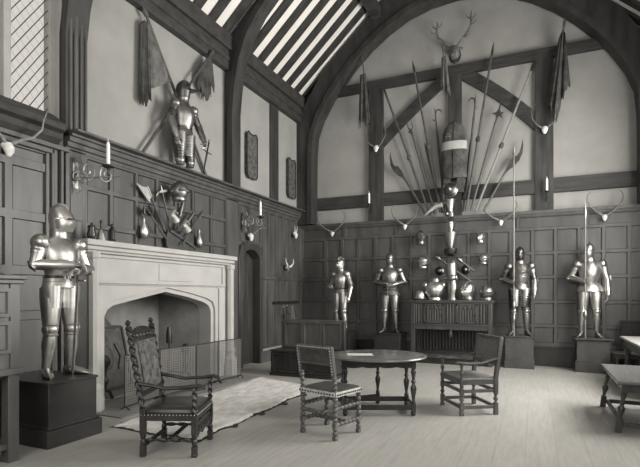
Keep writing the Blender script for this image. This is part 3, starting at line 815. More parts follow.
# padded coat hanging in the centre
t = thing('hanging_coat', 'dark bell-shaped coat with pale waist band in centre of the fan', 'coat', (3.86, 10.86, 4.02))
b = MB(); b.loft([(0,0,.02,.27,.13),(0,0,.35,.275,.135),(0,0,.62,.27,.13),(0,0,.86,.26,.125),(0,0,1.02,.245,.12),(0,0,1.14,.20,.10),(0,0,1.22,.13,.07),(0,0,1.27,.05,.04),(0,0,1.29,.01,.01)], seg=28); b.build('body', M['cloth'], t)
b = MB(); b.loft([(0,0,.64,.276,.137),(0,0,.82,.268,.133)], seg=28); b.build('waist_band', M['clothp'], t)
b = MB(); b.tube([(0,-.14,.03),(0,-.145,.63)], .008); b.tube([(0,-.135,.84),(0,-.125,1.02),(0,-.1,1.15),(0,-.05,1.26)], .008); b.build('front_seam', M['black'], t)
b = MB()
for x, z in ((-.12,.98),(-.15,.93),(-.09,.93)): b.ell((x,-.118,z),(.02,.012,.02))
b.build('badge', M['clothm'], t)
for x in (-.15, .14):
    b = MB(); b.box(x-.07, -.06, -.30, x+.07, .03, .03); b.build('coat_tail', M['cloth'], t)

# round boss, gauntlets, and the column of armour pieces
t = thing('round_buckler', 'round polished buckler below the hanging coat', 'shield', (3.80, 10.70, 3.77))
b = MB(); b.lathe([(.155,0),(.16,.012),(.14,.035),(.09,.06),(.04,.075),(.002,.08)], (0,0,0), (0,-1,0), seg=28); b.build('disc', M['steelb'], t)
b = MB(); b.lathe([(.045,0),(.04,.03),(.02,.05),(.002,.055)], (0,-.065,0), (0,-1,0), seg=14); b.build('boss', M['brass'], t)
b = MB(); b.tube([(-.15+.0,0,0)]+[(.158*math.cos(a*PI/12), -.012, .158*math.sin(a*PI/12)) for a in range(1,25)], .009, seg=6); b.build('rim', M['steeld'], t)
t = thing('gauntlet', 'mailed gauntlet hanging under the round buckler', 'gauntlet', (3.78, 10.84, 3.58))
b = MB(); b.lathe([(.11,0),(.10,-.02),(.085,-.10),(.06,-.2),(.06,-.26)], (0,0,0)); b.build('cuff', M['steel'], t)
b = MB(); hand_mb(b, (0,0,-.24), (.05,-.05,-1), 1, size=1.6, curl=.5, grip=(0,-1,0)); b.build('hand', M['steeld'], t)
t = thing('arm_guard', 'bright pointed arm guard below the hanging gauntlet', 'arm guard', (3.78, 10.88, 3.04))
b = MB(); b.lathe([(.02,-.22),(.05,-.12),(.075,.0),(.07,.06)], (0,0,0)); b.build('vambrace', M['steel'], t)
b = MB(); b.ell((0,-.01,.03),(.08,.075,.07)); b.build('elbow_cup', M['steel'], t)
t = thing('cup_gauntlet', 'flared cup-shaped gauntlet cuff above the crossed maces', 'gauntlet', (3.78, 10.88, 2.52))
b = MB(); b.lathe([(.05,0),(.07,.06),(.10,.2),(.135,.34),(.125,.34),(.09,.2)], (0,0,0), seg=20); b.build('cuff', M['steel'], t)
b = MB(); b.lathe([(.15,-.02),(.13,-.12),(.08,-.17),(.03,-.19)], (0,0,-.0), seg=18); b.build('knuckle_guard', M['steelb'], t)
t = thing('rolled_pennant', 'pale rolled pennant pointing left from below the buckler', 'pennant', (3.62, 10.74, 3.46))
b = MB(); b.tube([(0,0,0),(-.12,0,-.01),(-.26,0,-.10),(-.38,0,-.20)], [(.10,.05),(.085,.05),(.06,.035),(.02,.015)], 12); b.build('cloth', M['clothp'], t)
b = MB(); b.cyl((-.02,-.0,.0),(.10,0,.06),.016); b.build('tie_end', M['pole'], t)

def mace(label, p0, p1, d):
    a = BW(*p0, d); c = BW(*p1, d); u = (c-a).normalized(); L = (c-a).length
    t = thing('mace', label, 'mace', a)
    b = MB(); b.cyl((0,0,0), u*(L*.8), .019, .019, 8); b.build('shaft', M['steeld'], t)
    b = MB(); b.lathe([(.015,0),(.04,.04),(.045,.09),(.03,.14),(.005,.17)], u*(L*.78), u, seg=10); b.build('head', M['steeld'], t)
mace('longer crossed mace slanting down to the right above cupboard', (4.22,1.76), (3.36,2.42), .10)
mace('shorter crossed mace with its head up to the left', (4.28,2.00), (3.95,2.27), .16)
def cup(label, x, z):
    t = thing('elbow_guard', label, 'elbow guard', (x, 11.03, z))
    b = MB(); b.lathe([(.095,0),(.10,-.01),(.10,.03),(.06,.06),(.03,.10)], (0,.03,0), (0,-1,0), seg=18); b.build('rim', M['steelb'], t)
    b = MB(); b.ell((.01,-.07,.0),(.045,.04,.045)); b.build('boss', M['steeld'], t)
cup('small round elbow guard left of the crossed maces', 3.51, 2.02)
cup('small round elbow guard right of the crossed maces', 4.08, 2.04)

def helmet(label, loc, rz, kind, m, s=1.0):
    t = thing('helmet', label, 'helmet', loc, rz, None, s)
    b = MB()
    if kind == 'close':
        b.lathe([(.10,0),(.11,.02),(.105,.07),(.125,.14),(.13,.20),(.115,.26),(.08,.31),(.03,.335),(.002,.34)], (0,0,0), sq=(.92,1.1)); b.build('skull', m, t)
        b = MB(); b.loft([(0,.04,.07,.095,.10),(0,.05,.14,.115,.135),(0,.05,.19,.12,.125),(0,.035,.23,.115,.11)], seg=20, ridge=.25); v = b.build('visor', m, t)
        b = MB(); b.box(-.08,.155,.185,.08,.185,.197); b.build('eye_slit', M['black'], v)
    elif kind == 'morion':
        b.lathe([(.12,0),(.125,.05),(.125,.12),(.105,.18),(.06,.22),(.002,.235)], (0,0,.0), sq=(.95,1.1)); b.build('skull', m, t)
        b = MB(); b.lathe([(.12,.0),(.16,-.0),(.19,.03),(.185,.035),(.12,.02)], (0,0,0), sq=(.85,1.15)); b.build('brim', m, t)
    else:
        b.ell((0,0,.15),(.14,.15,.15), 20, 12); b.lathe([(.11,0),(.115,.015),(.10,.06)], (0,0,0)); b.build('skull', m, t)
        b = MB(); b.loft([(0,.08,.13,.11,.10),(0,.08,.15,.12,.11),(0,.06,.165,.11,.09)], seg=18); b.build('peak', m, t)
    if kind != 'close' or True:
        top = .34 if kind == 'close' else (.235 if kind == 'morion' else .30)
        b = MB(); b.tube([(0,-.13,top*.45),(0,-.115,top*.8),(0,-.05,top+.0),(0,.01,top+.022),(0,.08,top*.93),(0,.12,top*.75)], [(.007,.014)]*6, 8); b.build('comb', m, t)
    return t
helmet('dull helmet hanging at upper left above the cupboard', (3.12, 10.88, 2.62), PI+.4, 'close', M['steeld'], .92)
helmet('bright round helmet hanging at lower left above the cupboard', (3.17, 10.88, 2.08), PI+.2, 'burgonet', M['steel'], .95)
helmet('narrow helmet hanging at upper right above the cupboard', (4.41, 10.90, 2.60), PI-.3, 'close', M['steel'], .72)
helmet('small bright helmet hanging at lower right above the cupboard', (4.47, 10.90, 2.15), PI-.2, 'burgonet', M['steel'], .75)

# ------------------------------------------------------------------ antlers
def horns(name, label, loc, rz, cat, left, right, r0, m, skull=True, rx=0, sm=None, ss=1):
    t = thing(name, label, cat, loc, rz); t.rotation_euler = (rx, 0, rz)
    if skull:
        b = MB(); b.M = Matrix.Scale(ss, 4); b.tube([(0,-.045,.05),(0,-.07,.01),(0,-.08,-.04),(0,-.07,-.085)], [(.05,.04),(.062,.05),(.05,.04),(.022,.02)], 12); b.ell((0,-.045,.03),(.065,.05,.05)); b.build('skull', sm or M['bone'], t)
        b = MB(); b.box(-.045,-.02,-.06,.045,0,.06); b.build('mount', M['furn'], t)
    for pts in (left, right):
        b = MB()
        for i, p in enumerate(pts if isinstance(pts[0], list) else [pts]):
            n = len(p); b.tube([Vector(q) for q in p], [(r0 if i == 0 else r0*.7)*(1-.8*k/(n-1)) for k in range(n)], 9)
        b.build('horn', m, t)
def lyre(w, h, fl=1):
    f = lambda s: [(s*.035,-.05,.05),(s*w*.45,-.09,h*.22),(s*w*.85,-.12,h*.45),(s*w,-.12,h*.68),(s*w*.97,-.10,h*.86),(s*w*.78,-.08,h)]
    return f(-1), f(1)
def rl(a): return a
for x, z, w, h, lab in ((.92,2.99,.36,.52,'antelope horns on the panel moulding nearest the hall corner'), (2.74,3.06,.30,.52,'antelope horns on panelling above the suit with flared skirt'),
                        (4.82,3.03,.33,.45,'antelope horns on panelling just left of the longest spear'), (6.74,3.01,.31,.52,'antelope horns on panelling above the rightmost suit of armour')):
    l, r_ = lyre(w, h)
    horns('antelope_horns', lab, (x, 10.99, z), 0, 'horns', l, r_, .026, M['horn'], ss=.78)
for x, z, lab in ((2.02,4.98,'small white skull with curved horns on left wall post'), (5.67,4.92,'small white skull with curved horns on right wall post')):
    f = lambda s: [(s*.03,-.05,.03),(s*.14,-.10,.10),(s*.24,-.12,.25),(s*.25,-.10,.42),(s*.17,-.08,.55)]
    horns('roe_horns', lab, (x, 11.085, z), 0, 'horns', f(-1), f(1), .018, M['horn'])
# stag head over the tie beam
t = thing('stag_antlers', 'big branching stag antlers on dark skull above the tie beam', 'antlers', (3.83, 11.2, 6.90))
t.scale = (.82,.6,.72)
b = MB(); b.tube([(0,0,-.02),(0,-.16,.06),(0,-.28,.12),(0,-.38,.02),(0,-.47,-.14)], [(.13,.12),(.13,.12),(.11,.12),(.085,.08),(.06,.055)], 14); b.ell((-.15,-.2,.13),(.09,.03,.04)); b.ell((.15,-.2,.13),(.09,.03,.04)); b.build('head', M['horn'], t)
b = MB(); b.lathe([(.2,0),(.2,.03),(.16,.05)], (0,0,.0), (0,-1,0), sq=(.8,1.2)); b.build('mount', M['furn'], t)
for s in (-1, 1):
    b = MB(); q = lambda *p: [(s*x, y, z) for x, y, z in p]
    o = -.06 if s < 0 else 0
    b.tube(q((.06,-.24,.18),(.20,-.30,.34),(.42,-.36,.62 if s > 0 else .54),(.46,-.36,.85 if s > 0 else .74),(.44,-.33,1.0 if s > 0 else .92)), [.035,.032,.03,.026,.02], 9)
    for tn in ([(.12,-.28,.27),(.22,-.42,.30),(.26,-.48,.40)], [(.25,-.31,.40),(.40,-.42,.42),(.44,-.45,.52)], [(.44,-.36,.72),(.58,-.42,.76),(.60,-.43,.86)], [(.45,-.35,.88),(.56,-.34,1.0),(.57,-.34,1.10)], [(.44,-.33,.92),(.34,-.30,1.02),(.31,-.30,1.14)], [(.44,-.33,.98),(.45,-.30,1.12),(.47,-.29,1.2)]):
        sc = 1.0 if s > 0 else .9
        b.tube([(s*x, y, .18+(z-.18)*sc) for x, y, z in tn], [.024,.018,.004], 8)
    b.build('antler', M['horn'], t)
# left wall skulls
def R3(p): return p
horns('antelope_horns', 'long horned white skull on panelled frame under the window', (.13, 3.42, 3.10), PI/2, 'horns',
      [(.03,-.06,.06),(.12,-.10,.12),(.22,-.16,.17),(.30,-.20,.28),(.32,-.20,.40),(.36,-.20,.50)], [(-.03,-.06,.06),(-.12,-.10,.12),(-.22,-.16,.17),(-.30,-.20,.28),(-.34,-.22,.42),(-.40,-.24,.52)], .022, M['hornp'])
f = lambda s: [(s*.03,-.05,.03),(s*.12,-.12,.12),(s*.26,-.2,.24),(s*.30,-.2,.42)]
horns('deer_horns', 'small white deer skull with antlers above the arched door', (.08, 8.44, 2.68), PI/2, 'horns',
      [f(-1), [(-.2,-.16,.19),(-.3,-.25,.2),(-.34,-.28,.28)]], [f(1), [(.2,-.16,.19),(.3,-.25,.2),(.34,-.28,.28)]], .02, M['horn'])
f = lambda s: [(s*.03,-.05,.03),(s*.05,-.08,.12),(s*.07,-.08,.22)]
horns('deer_skull', 'small white skull with short horns high on panels near hall corner', (.06, 10.50, 2.95), PI/2, 'skull', f(-1), f(1), .016, M['bone'])
f = lambda s: [(s*.03,-.05,.0),(s*.10,-.12,.05),(s*.18,-.13,.12),(s*.20,-.12,.22)]
horns('goat_horns', 'dark goat skull with pale horns on panels right of the arched door', (.06, 10.08, 2.12), PI/2, 'horns', f(-1), f(1), .03, M['bone'], sm=M['horn'])

# ------------------------------------------------------------------ banners
def cloth(parent, name, top, bot, m, nu=28, nv=18, amp=.028, k=4, rag=.0, nrm=(1,0,0), seed=1):
    rr = random.Random(seed)
    def lerp(P, u):
        q = u*(len(P)-1); i = min(int(q), len(P)-2); return Vector(P[i]).lerp(Vector(P[i+1]), q-i)
    nn = Vector(nrm); vs = []; rg = [rr.uniform(-rag, rag) for _ in range(nu+1)]
    for j in range(nv+1):
        v = j/nv
        for i in range(nu+1):
            u = i/nu; a = lerp(top, u); c = lerp(bot, u)
            p = a.lerp(c, min(1.0, v*(1+rg[i]*v)) if rag == 0 else v*(1+rg[i]*v))
            p = p + nn*amp*(math.sin(2*PI*k*u + 1.3*v) + .4*math.sin(2*PI*k*2.3*u + 2))*(.35+.65*v)
            vs.append(p)
    fs = [(j*(nu+1)+i, j*(nu+1)+i+1, (j+1)*(nu+1)+i+1, (j+1)*(nu+1)+i) for j in range(nv) for i in range(nu)]
    b = MB(); b.add(vs, fs); return b.build(name, m, parent, ang=80, solid=.008)
def lbanner(label, p0, p1, **k):
    t = thing('banner', label, 'banner', p0)
    d = Vector(p1)-Vector(p0); u = d.normalized()
    b = MB(); b.cyl((0,0,0), d, .026, .022, 10); b.build('pole', M['pole'], t)
    b = MB(); b.tube([d, d+u*.06, d+u*.14], [.03,.04,.004], 8); b.build('finial', M['pole'], t)
    return t, Vector(p0)
t, o = lbanner('furled banner hanging from pole, left of the pair over fireplace', (.05, 7.12, 3.60), (.12, 5.56, 5.70))
cloth(t, 'drape', [Vector((.10,5.46,5.56))-o, Vector((.11,5.53,5.64))-o, Vector((.12,5.61,5.60))-o], [Vector((.08,5.44,4.40))-o, Vector((.08,5.54,4.38))-o, Vector((.09,5.66,4.44))-o], M['cloth'], amp=.022, k=3, rag=.05)
cloth(t, 'hanging_cloth', [Vector((.12,5.58,5.64))-o, Vector((.11,5.84,5.30))-o, Vector((.10,6.10,4.96))-o], [Vector((.08,5.62,4.62))-o, Vector((.08,5.84,4.76))-o, Vector((.09,6.10,4.93))-o], M['clothm'], amp=.02, k=3, seed=3)
t, o = lbanner('ragged banner on crossed pole, right of the pair over fireplace', (.11, 5.47, 3.60), (.18, 7.06, 5.80))
cloth(t, 'ragged_cloth', [Vector((.18,6.76,5.44))-o, Vector((.19,6.90,5.64))-o, Vector((.20,7.06,5.79))-o], [Vector((.10,6.76,5.22))-o, Vector((.11,6.98,4.95))-o, Vector((.12,7.22,5.25))-o], M['cloth'], amp=.028, k=4, rag=.16, seed=5)
def wbanner(label, x, z, lx, lz, top, bot, m, **k):
    p0 = BW(x, z, .12); p1 = BW(lx, lz, .24); d = p1-p0
    t = thing('banner', label, 'banner', p0)
    b = MB(); b.cyl((0,0,0), d, .02, .014, 8); b.build('pole', M['pole'], t)
    b = MB(); b.tube([d*.98, d*1.03, d*1.10], [.018,.03,.003], 8); b.build('finial', M['pole'], t)
    cloth(t, 'ragged_cloth', [BW(*q, .2)-p0 for q in top], [BW(*q, .17)-p0 for q in bot], m, nrm=(0,1,0), **k)
wbanner('narrow furled banner hanging in front of the left wall post', 1.85, 5.6, 1.74, 7.05, [(1.66,6.75),(1.80,6.75)], [(1.60,5.60),(1.90,5.66)], M['cloth'], amp=.04, k=2, rag=.12, seed=8)
wbanner('small narrow banner left of centre post under stag antlers', 3.70, 5.85, 3.62, 6.95, [(3.58,6.78),(3.68,6.80)], [(3.55,6.15),(3.77,5.95)], M['clothm'], amp=.03, k=2, rag=.15, seed=9)
wbanner('large torn banner hanging in front of the right wall post', 5.84, 5.3, 6.02, 6.92, [(5.93,6.70),(6.0,6.86),(6.04,6.78)], [(5.72,5.5),(5.84,5.05),(6.14,5.72)], M['cloth'], amp=.05, k=3, rag=.10, seed=11)

# ------------------------------------------------------------------ plaques between the studs
for y, z, lab in ((8.62,4.40,'long carved dark plaque on plaster beside truss post'), (10.42,4.32,'long carved dark plaque on plaster nearest the hall corner')):
    t = thing('wall_plaque', lab, 'plaque', (.012, y, z))
    b = MB(); w = .20
    pl = [(-w,-.40),(-w*.7,-.48),(w*.7,-.48),(w,-.42),(w,.42),(w*.7,.48),(w*.3,.44),(-w*.3,.44),(-w*.7,.48),(-w,.42)]
    b.prism(pl, lambda u, v, q: (q, u, v), 0, .05); b.build('board', M['plaque'], t, bevel=.01)
    b = MB()
    for q in range(len(pl)): b.bar((.055,)+pl[q], (.055,)+pl[(q+1)%len(pl)], .02, .02)
    b.build('raised_edge', M['furn'], t)

# ------------------------------------------------------------------ sconces and candles
def spiral(b, c, r, turns, a0, r_t, pl, n=26):
    pts = []
    for i in range(n+1):
        q = i/n; a = a0 + turns*2*PI*q; rr = r*(1-.8*q)
        pts.append(pl(c[0] + rr*math.cos(a), c[1] + rr*math.sin(a)))
    b.tube(pts, r_t, 7)
def scroll_sconce(label, clabel, y, z, s=1):
    t = thing('wall_sconce', label, 'sconce', (.08, y, z))
    pl = lambda u, v: Vector((.05+u*.62, u*.45, v))*s
    b = MB(); b.box(-.02,-.04,-.16,.0,.04,.18); b.build('back_plate', M['steeld'], t)
    b = MB()
    b.tube([pl(0,-.02), pl(.18,-.02), pl(.36,.0), pl(.52,.0), pl(.60,.02)], .011, 8)
    spiral(b, (.13,.06), .13, 1.5, PI, .010, pl); spiral(b, (.40,.02), .11, 1.4, PI*.5, .010, pl); spiral(b, (.06,-.04), .08, 1.3, 0, .009, pl); spiral(b, (-.03,.0), .07, -1.3, 0, .009, pl)
    b.tube([pl(0,.15), pl(-.04,.2), pl(.03,.22), pl(.06,.15)], .012, 8); b.tube([pl(.0,-.1), pl(.03,-.17), pl(-.03,-.2)], .011, 8)
    b.build('scroll_arm', M['steeld'], t)
    b = MB(); c = pl(.42,.11); b.lathe([(.012,-.10),(.012,-.02),(.03,0),(.075,.008),(.08,.02),(.03,.02),(.024,.05)], c, seg=16); b.build('drip_pan', M['iron'], t)
    k = MB(); k.lathe([(.024,0),(.025,.02),(.023,.28),(.014,.31),(.004,.315)], (0,0,0), seg=12)
    p = Vector((.08, y, z)) + c + Vector((0,0,.021)); ct = thing('candle', clabel, 'candle', p); k.build('wax', M['wax'], ct)
    w = MB(); w.cyl((0,0,.31),(0,0,.36),.004,.003,6); w.build('wick', M['wax'], ct)
scroll_sconce('scrolled iron sconce on panelling left of the fireplace', 'white candle in the scrolled sconce left of fireplace', 4.36, 3.02, 1.1)
scroll_sconce('scrolled iron sconce over the arched door', 'white candle in the sconce over arched door', 8.26, 2.95, .95)
for x, z, a, c_ in ((1.86,3.66,'small iron candle bracket on left wall post','white candle on the left wall post'), (5.71,3.63,'small iron candle bracket on right wall post','white candle on the right wall post')):
    t = thing('candle_bracket', a, 'bracket', (x, 11.085, z))
    b = MB(); b.box(-.025,-.012,-.2,.025,0,.02); b.build('back_plate', M['iron'], t)
    b = MB(); b.tube([(0,-.01,-.14),(0,-.07,-.16),(0,-.11,-.08),(0,-.11,-.01)], .01, 7); b.build('arm', M['iron'], t)
    b = MB(); b.lathe([(.012,-.02),(.045,-.008),(.05,.004),(.02,.004)], (0,-.11,0), seg=14); b.build('drip_pan', M['iron'], t)
    ct = thing('candle', c_, 'candle', (x, 10.975, z+.005)); k = MB(); k.lathe([(.022,0),(.023,.02),(.021,.24),(.004,.27)], (0,0,0), seg=12); k.build('wax', M['wax'], ct)
    w = MB(); w.cyl((0,0,.265),(0,0,.30),.004,.003,6); w.build('wick', M['wax'], ct)

# ------------------------------------------------------------------ trophy of arms over the mantel
LW = lambda y, z, x=.12: Vector((x, y, z))
helmet('round dark helmet on wall above the trophy of axes', (.26, 6.12, 3.0), -PI/2, 'burgonet', M['steeld'], 1.0)
def hafted(name, label, p0, p1, kind, x, cat='axe', hm=None):
    a = LW(*p0, x); c = LW(*p1, x); d = c-a; L = d.length; u = d.normalized(); s = Vector((1,0,0)).cross(u).normalized()
    t = thing(name, label, cat, a); o = d
    b = MB(); b.cyl((0,0,0), d*.97, .016, .014, 8); b.build('haft', M['pole'], t)
    h = MB(); P = lambda q, v: o + s*q + u*v
    plate = lambda pl: h.prism(pl, lambda q, v, tt: P(q, v) + Vector((tt,0,0)), -.01, .012)
    if kind == 'axe': plate([(-.025,-.20),(.0,-.20),(.05,-.22),(.07,-.28),(.13,-.10),(.18,.10),(.09,.0),(.03,-.03),(-.025,-.03)])
    elif kind == 'hammer': h.bar(P(-.10,-.03), P(.07,-.03), .035, .035); h.tube([P(.06,-.03), P(.12,-.05), P(.16,-.09)], [.018,.014,.003], 8); h.tube([P(0,-.03),P(0,.06)], [.015,.003], 8)
    elif kind == 'mace':
        for k in range(6):
            an = k*PI/3; w = s*math.cos(an) + Vector((1,0,0))*math.sin(an)
            h.tube([o - u*.16, o - u*.11 + w*.06, o - u*.05 + w*.07, o + u*.01], [.012,.018,.018,.01], 6)
        h.lathe([(.03,-.15),(.045,-.08),(.03,.0),(.004,.03)], o, u, seg=10)
    elif kind == 'flail': h.tube([P(0,-.25),P(0,-.1),P(0,.02)], [.028,.03,.024], 10)
    elif kind == 'spear': h.tube([P(0,-.20),P(0,-.1),P(0,.05)], [.016,(.05,.012),.003], 8)
    h.build('head', hm or M['steel'], t)
hafted('axe', 'pale bladed axe at upper left of the trophy', (5.98,2.50), (5.56,3.16), 'axe', .10)
hafted('war_hammer', 'war hammer standing upright in the trophy over mantel', (6.04,2.57), (5.86,3.14), 'hammer', .14, 'hammer')
hafted('mace', 'dark flanged mace at lower left of the trophy', (5.96,2.36), (5.48,2.80), 'mace', .16, 'mace', M['steelb'])
hafted('club', 'short dark club upright behind the pistols', (6.26,2.58), (6.40,3.02), 'flail', .10, 'club', M['steeld'])
hafted('club', 'slanting dark club right of the upright one', (6.28,2.50), (6.62,2.88), 'flail', .14, 'club', M['steeld'])
hafted('short_spear', 'short spear with leaf head at right of the trophy', (6.30,2.32), (6.80,2.94), 'spear', .18, 'spear')
def flask(label, y, z, m):
    t = thing('powder_flask', label, 'flask', (.115, y, z))
    b = MB(); b.lathe([(.03,-.15),(.075,-.11),(.085,-.05),(.06,.03),(.03,.09),(.022,.13)], (0,0,0), (0,-.1,1), sq=(.7,1)); b.build('body', m, t)
    b = MB(); b.lathe([(.024,.12),(.026,.15),(.012,.18)], (0,0,0), (0,-.1,1)); b.build('cap', M['steeld'], t)
flask('bright pear-shaped powder flask at left of the trophy', 5.52, 2.48, M['steel'])
flask('dull pear-shaped powder flask at right of the trophy', 6.82, 2.46, M['steeld'])
t = thing('trophy_shield', 'dark shield at the base of trophy resting on the mantel shelf', 'shield', (.06, 6.34, 2.20))
b = MB(); b.prism([(-.30,0),(.30,0),(.34,.14),(.33,.34),(-.30,.34),(-.34,.16)], lambda u, v, q: (q, u, v), 0, .05); b.build('board', M['leatherm'], t, bevel=.01)
b = MB(); b.bar((.07,-.28,.32),(.07,.34,.10),.03,.03); b.build('cross_bar', M['pole'], t)
for y, z, lab in ((5.96,2.72,'pale gauntlet at upper left in the middle of the trophy'), (6.24,2.60,'pale gauntlet at lower right in the middle of the trophy')):
    t = thing('gauntlet', lab, 'gauntlet', (.29, y, z), 0, None, .8)
    b = MB(); b.lathe([(.075,-.12),(.06,-.04),(.05,.04)], (0,0,0), (.2,-.8,.5)); b.build('cuff', M['palesteel'], t)
    b = MB(); hand_mb(b, (0,-.02,.02), (.4,-.8,.5), 1, size=1.1, curl=.6, grip=(1,0,-.2)); b.build('hand', M['palesteel'], t)

# ornaments on the mantel shelf
t = thing('bell', 'small bright handbell on left end of the mantel', 'bell', (.26, 4.60, 2.196)); 
b = MB(); b.lathe([(.075,0),(.07,.02),(.05,.09),(.035,.14),(.012,.16)], (0,0,0)); b.build('bell_body', M['steel'], t)
b = MB(); b.lathe([(.01,.15),(.018,.19),(.012,.23),(.02,.26),(.004,.28)], (0,0,0)); b.build('handle', M['black'], t)
t = thing('figurine', 'small dark figurine right of the bell on mantel', 'figurine', (.26, 4.78, 2.196))
b = MB(); b.loft([(0,0,0,.05,.05),(0,0,.03,.045,.045),(0,0,.05,.03,.03),(0,0,.13,.038,.03),(0,0,.18,.05,.03),(0,0,.20,.02,.02)]); b.ell((0,0,.225),(.025,.027,.03)); b.build('body', M['black'], t)
t = thing('jar', 'small dark jar at the left end of mantel', 'jar', (.26, 4.45, 2.196))
b = MB(); b.lathe([(.035,0),(.055,.03),(.06,.08),(.04,.14),(.045,.17)], (0,0,0)); b.build('body', M['furn'], t)
b = MB(); b.lathe([(.05,.165),(.045,.185),(.012,.20),(.016,.22),(.002,.23)], (0,0,0)); b.build('lid', M['furn'], t)

# hanging weapons on a rail by the corner
t = thing('weapon_rail', 'dark wall rail with pegs on left panelling near corner', 'rail', (.05, 10.16, 1.30))
b = MB(); b.box(0,-.62,-.03,.035,.62,.03); b.build('rail', M['furn'], t)
for y in (-.5,-.2,.1,.4):
    b = MB(); b.cyl((.03,y,.0),(.12,y,.02),.012); b.build('peg', M['furn'], t)
sword('sword', 'dark sheathed sword leaning under the wall rail, nearest the arched door', (.22, 9.70, 1.22), (.22, 9.78, .05), (0,1,0), m=M['black'])
sword('sword', 'pale bladed sword leaning second under the wall rail', (.22, 9.86, 1.24), (.20, 10.02, .05), (0,1,0), m=M['steeld'])
t = thing('bow', 'slim curved bow leaning under the wall rail', 'bow', (.20, 10.22, .012))
b = MB(); b.tube([(0,-.05,0),(0,.08,.3),(0,.12,.6),(0,.08,.9),(0,-.05,1.22)], [.008,.014,.018,.014,.008], 8); b.build('stave', M['polel'], t)
b = MB(); b.cyl((0,-.05,.01),(0,-.05,1.21),.004,seg=6); b.build('string', M['clothp'], t)

# ================================================================== furniture
def turned(b, p0, p1, r, n=2, seg=12):
    """vase and ring turned leg with square blocks left at its ends"""
    p0 = Vector(p0); p1 = Vector(p1); L = (p1-p0).length
    pr = [(r*.55,0),(r*.9,.03),(r*.6,.06),(r*.5,.10),(r*.62,.2),(r*1.0,.36),(r*1.05,.44),(r*.6,.52),(r*.5,.56),(r*.95,.60),(r*.55,.64),(r*.5,.68),(r*.75,.80),(r*.9,.88),(r*.6,.93),(r*.9,.97),(r*.6,1)]
    b.lathe([(q, z*L) for q, z in pr], p0, p1-p0, seg)
def block(b, x, y, z0, z1, w): b.box(x-w/2, y-w/2, z0, x+w/2, y+w/2, z1)

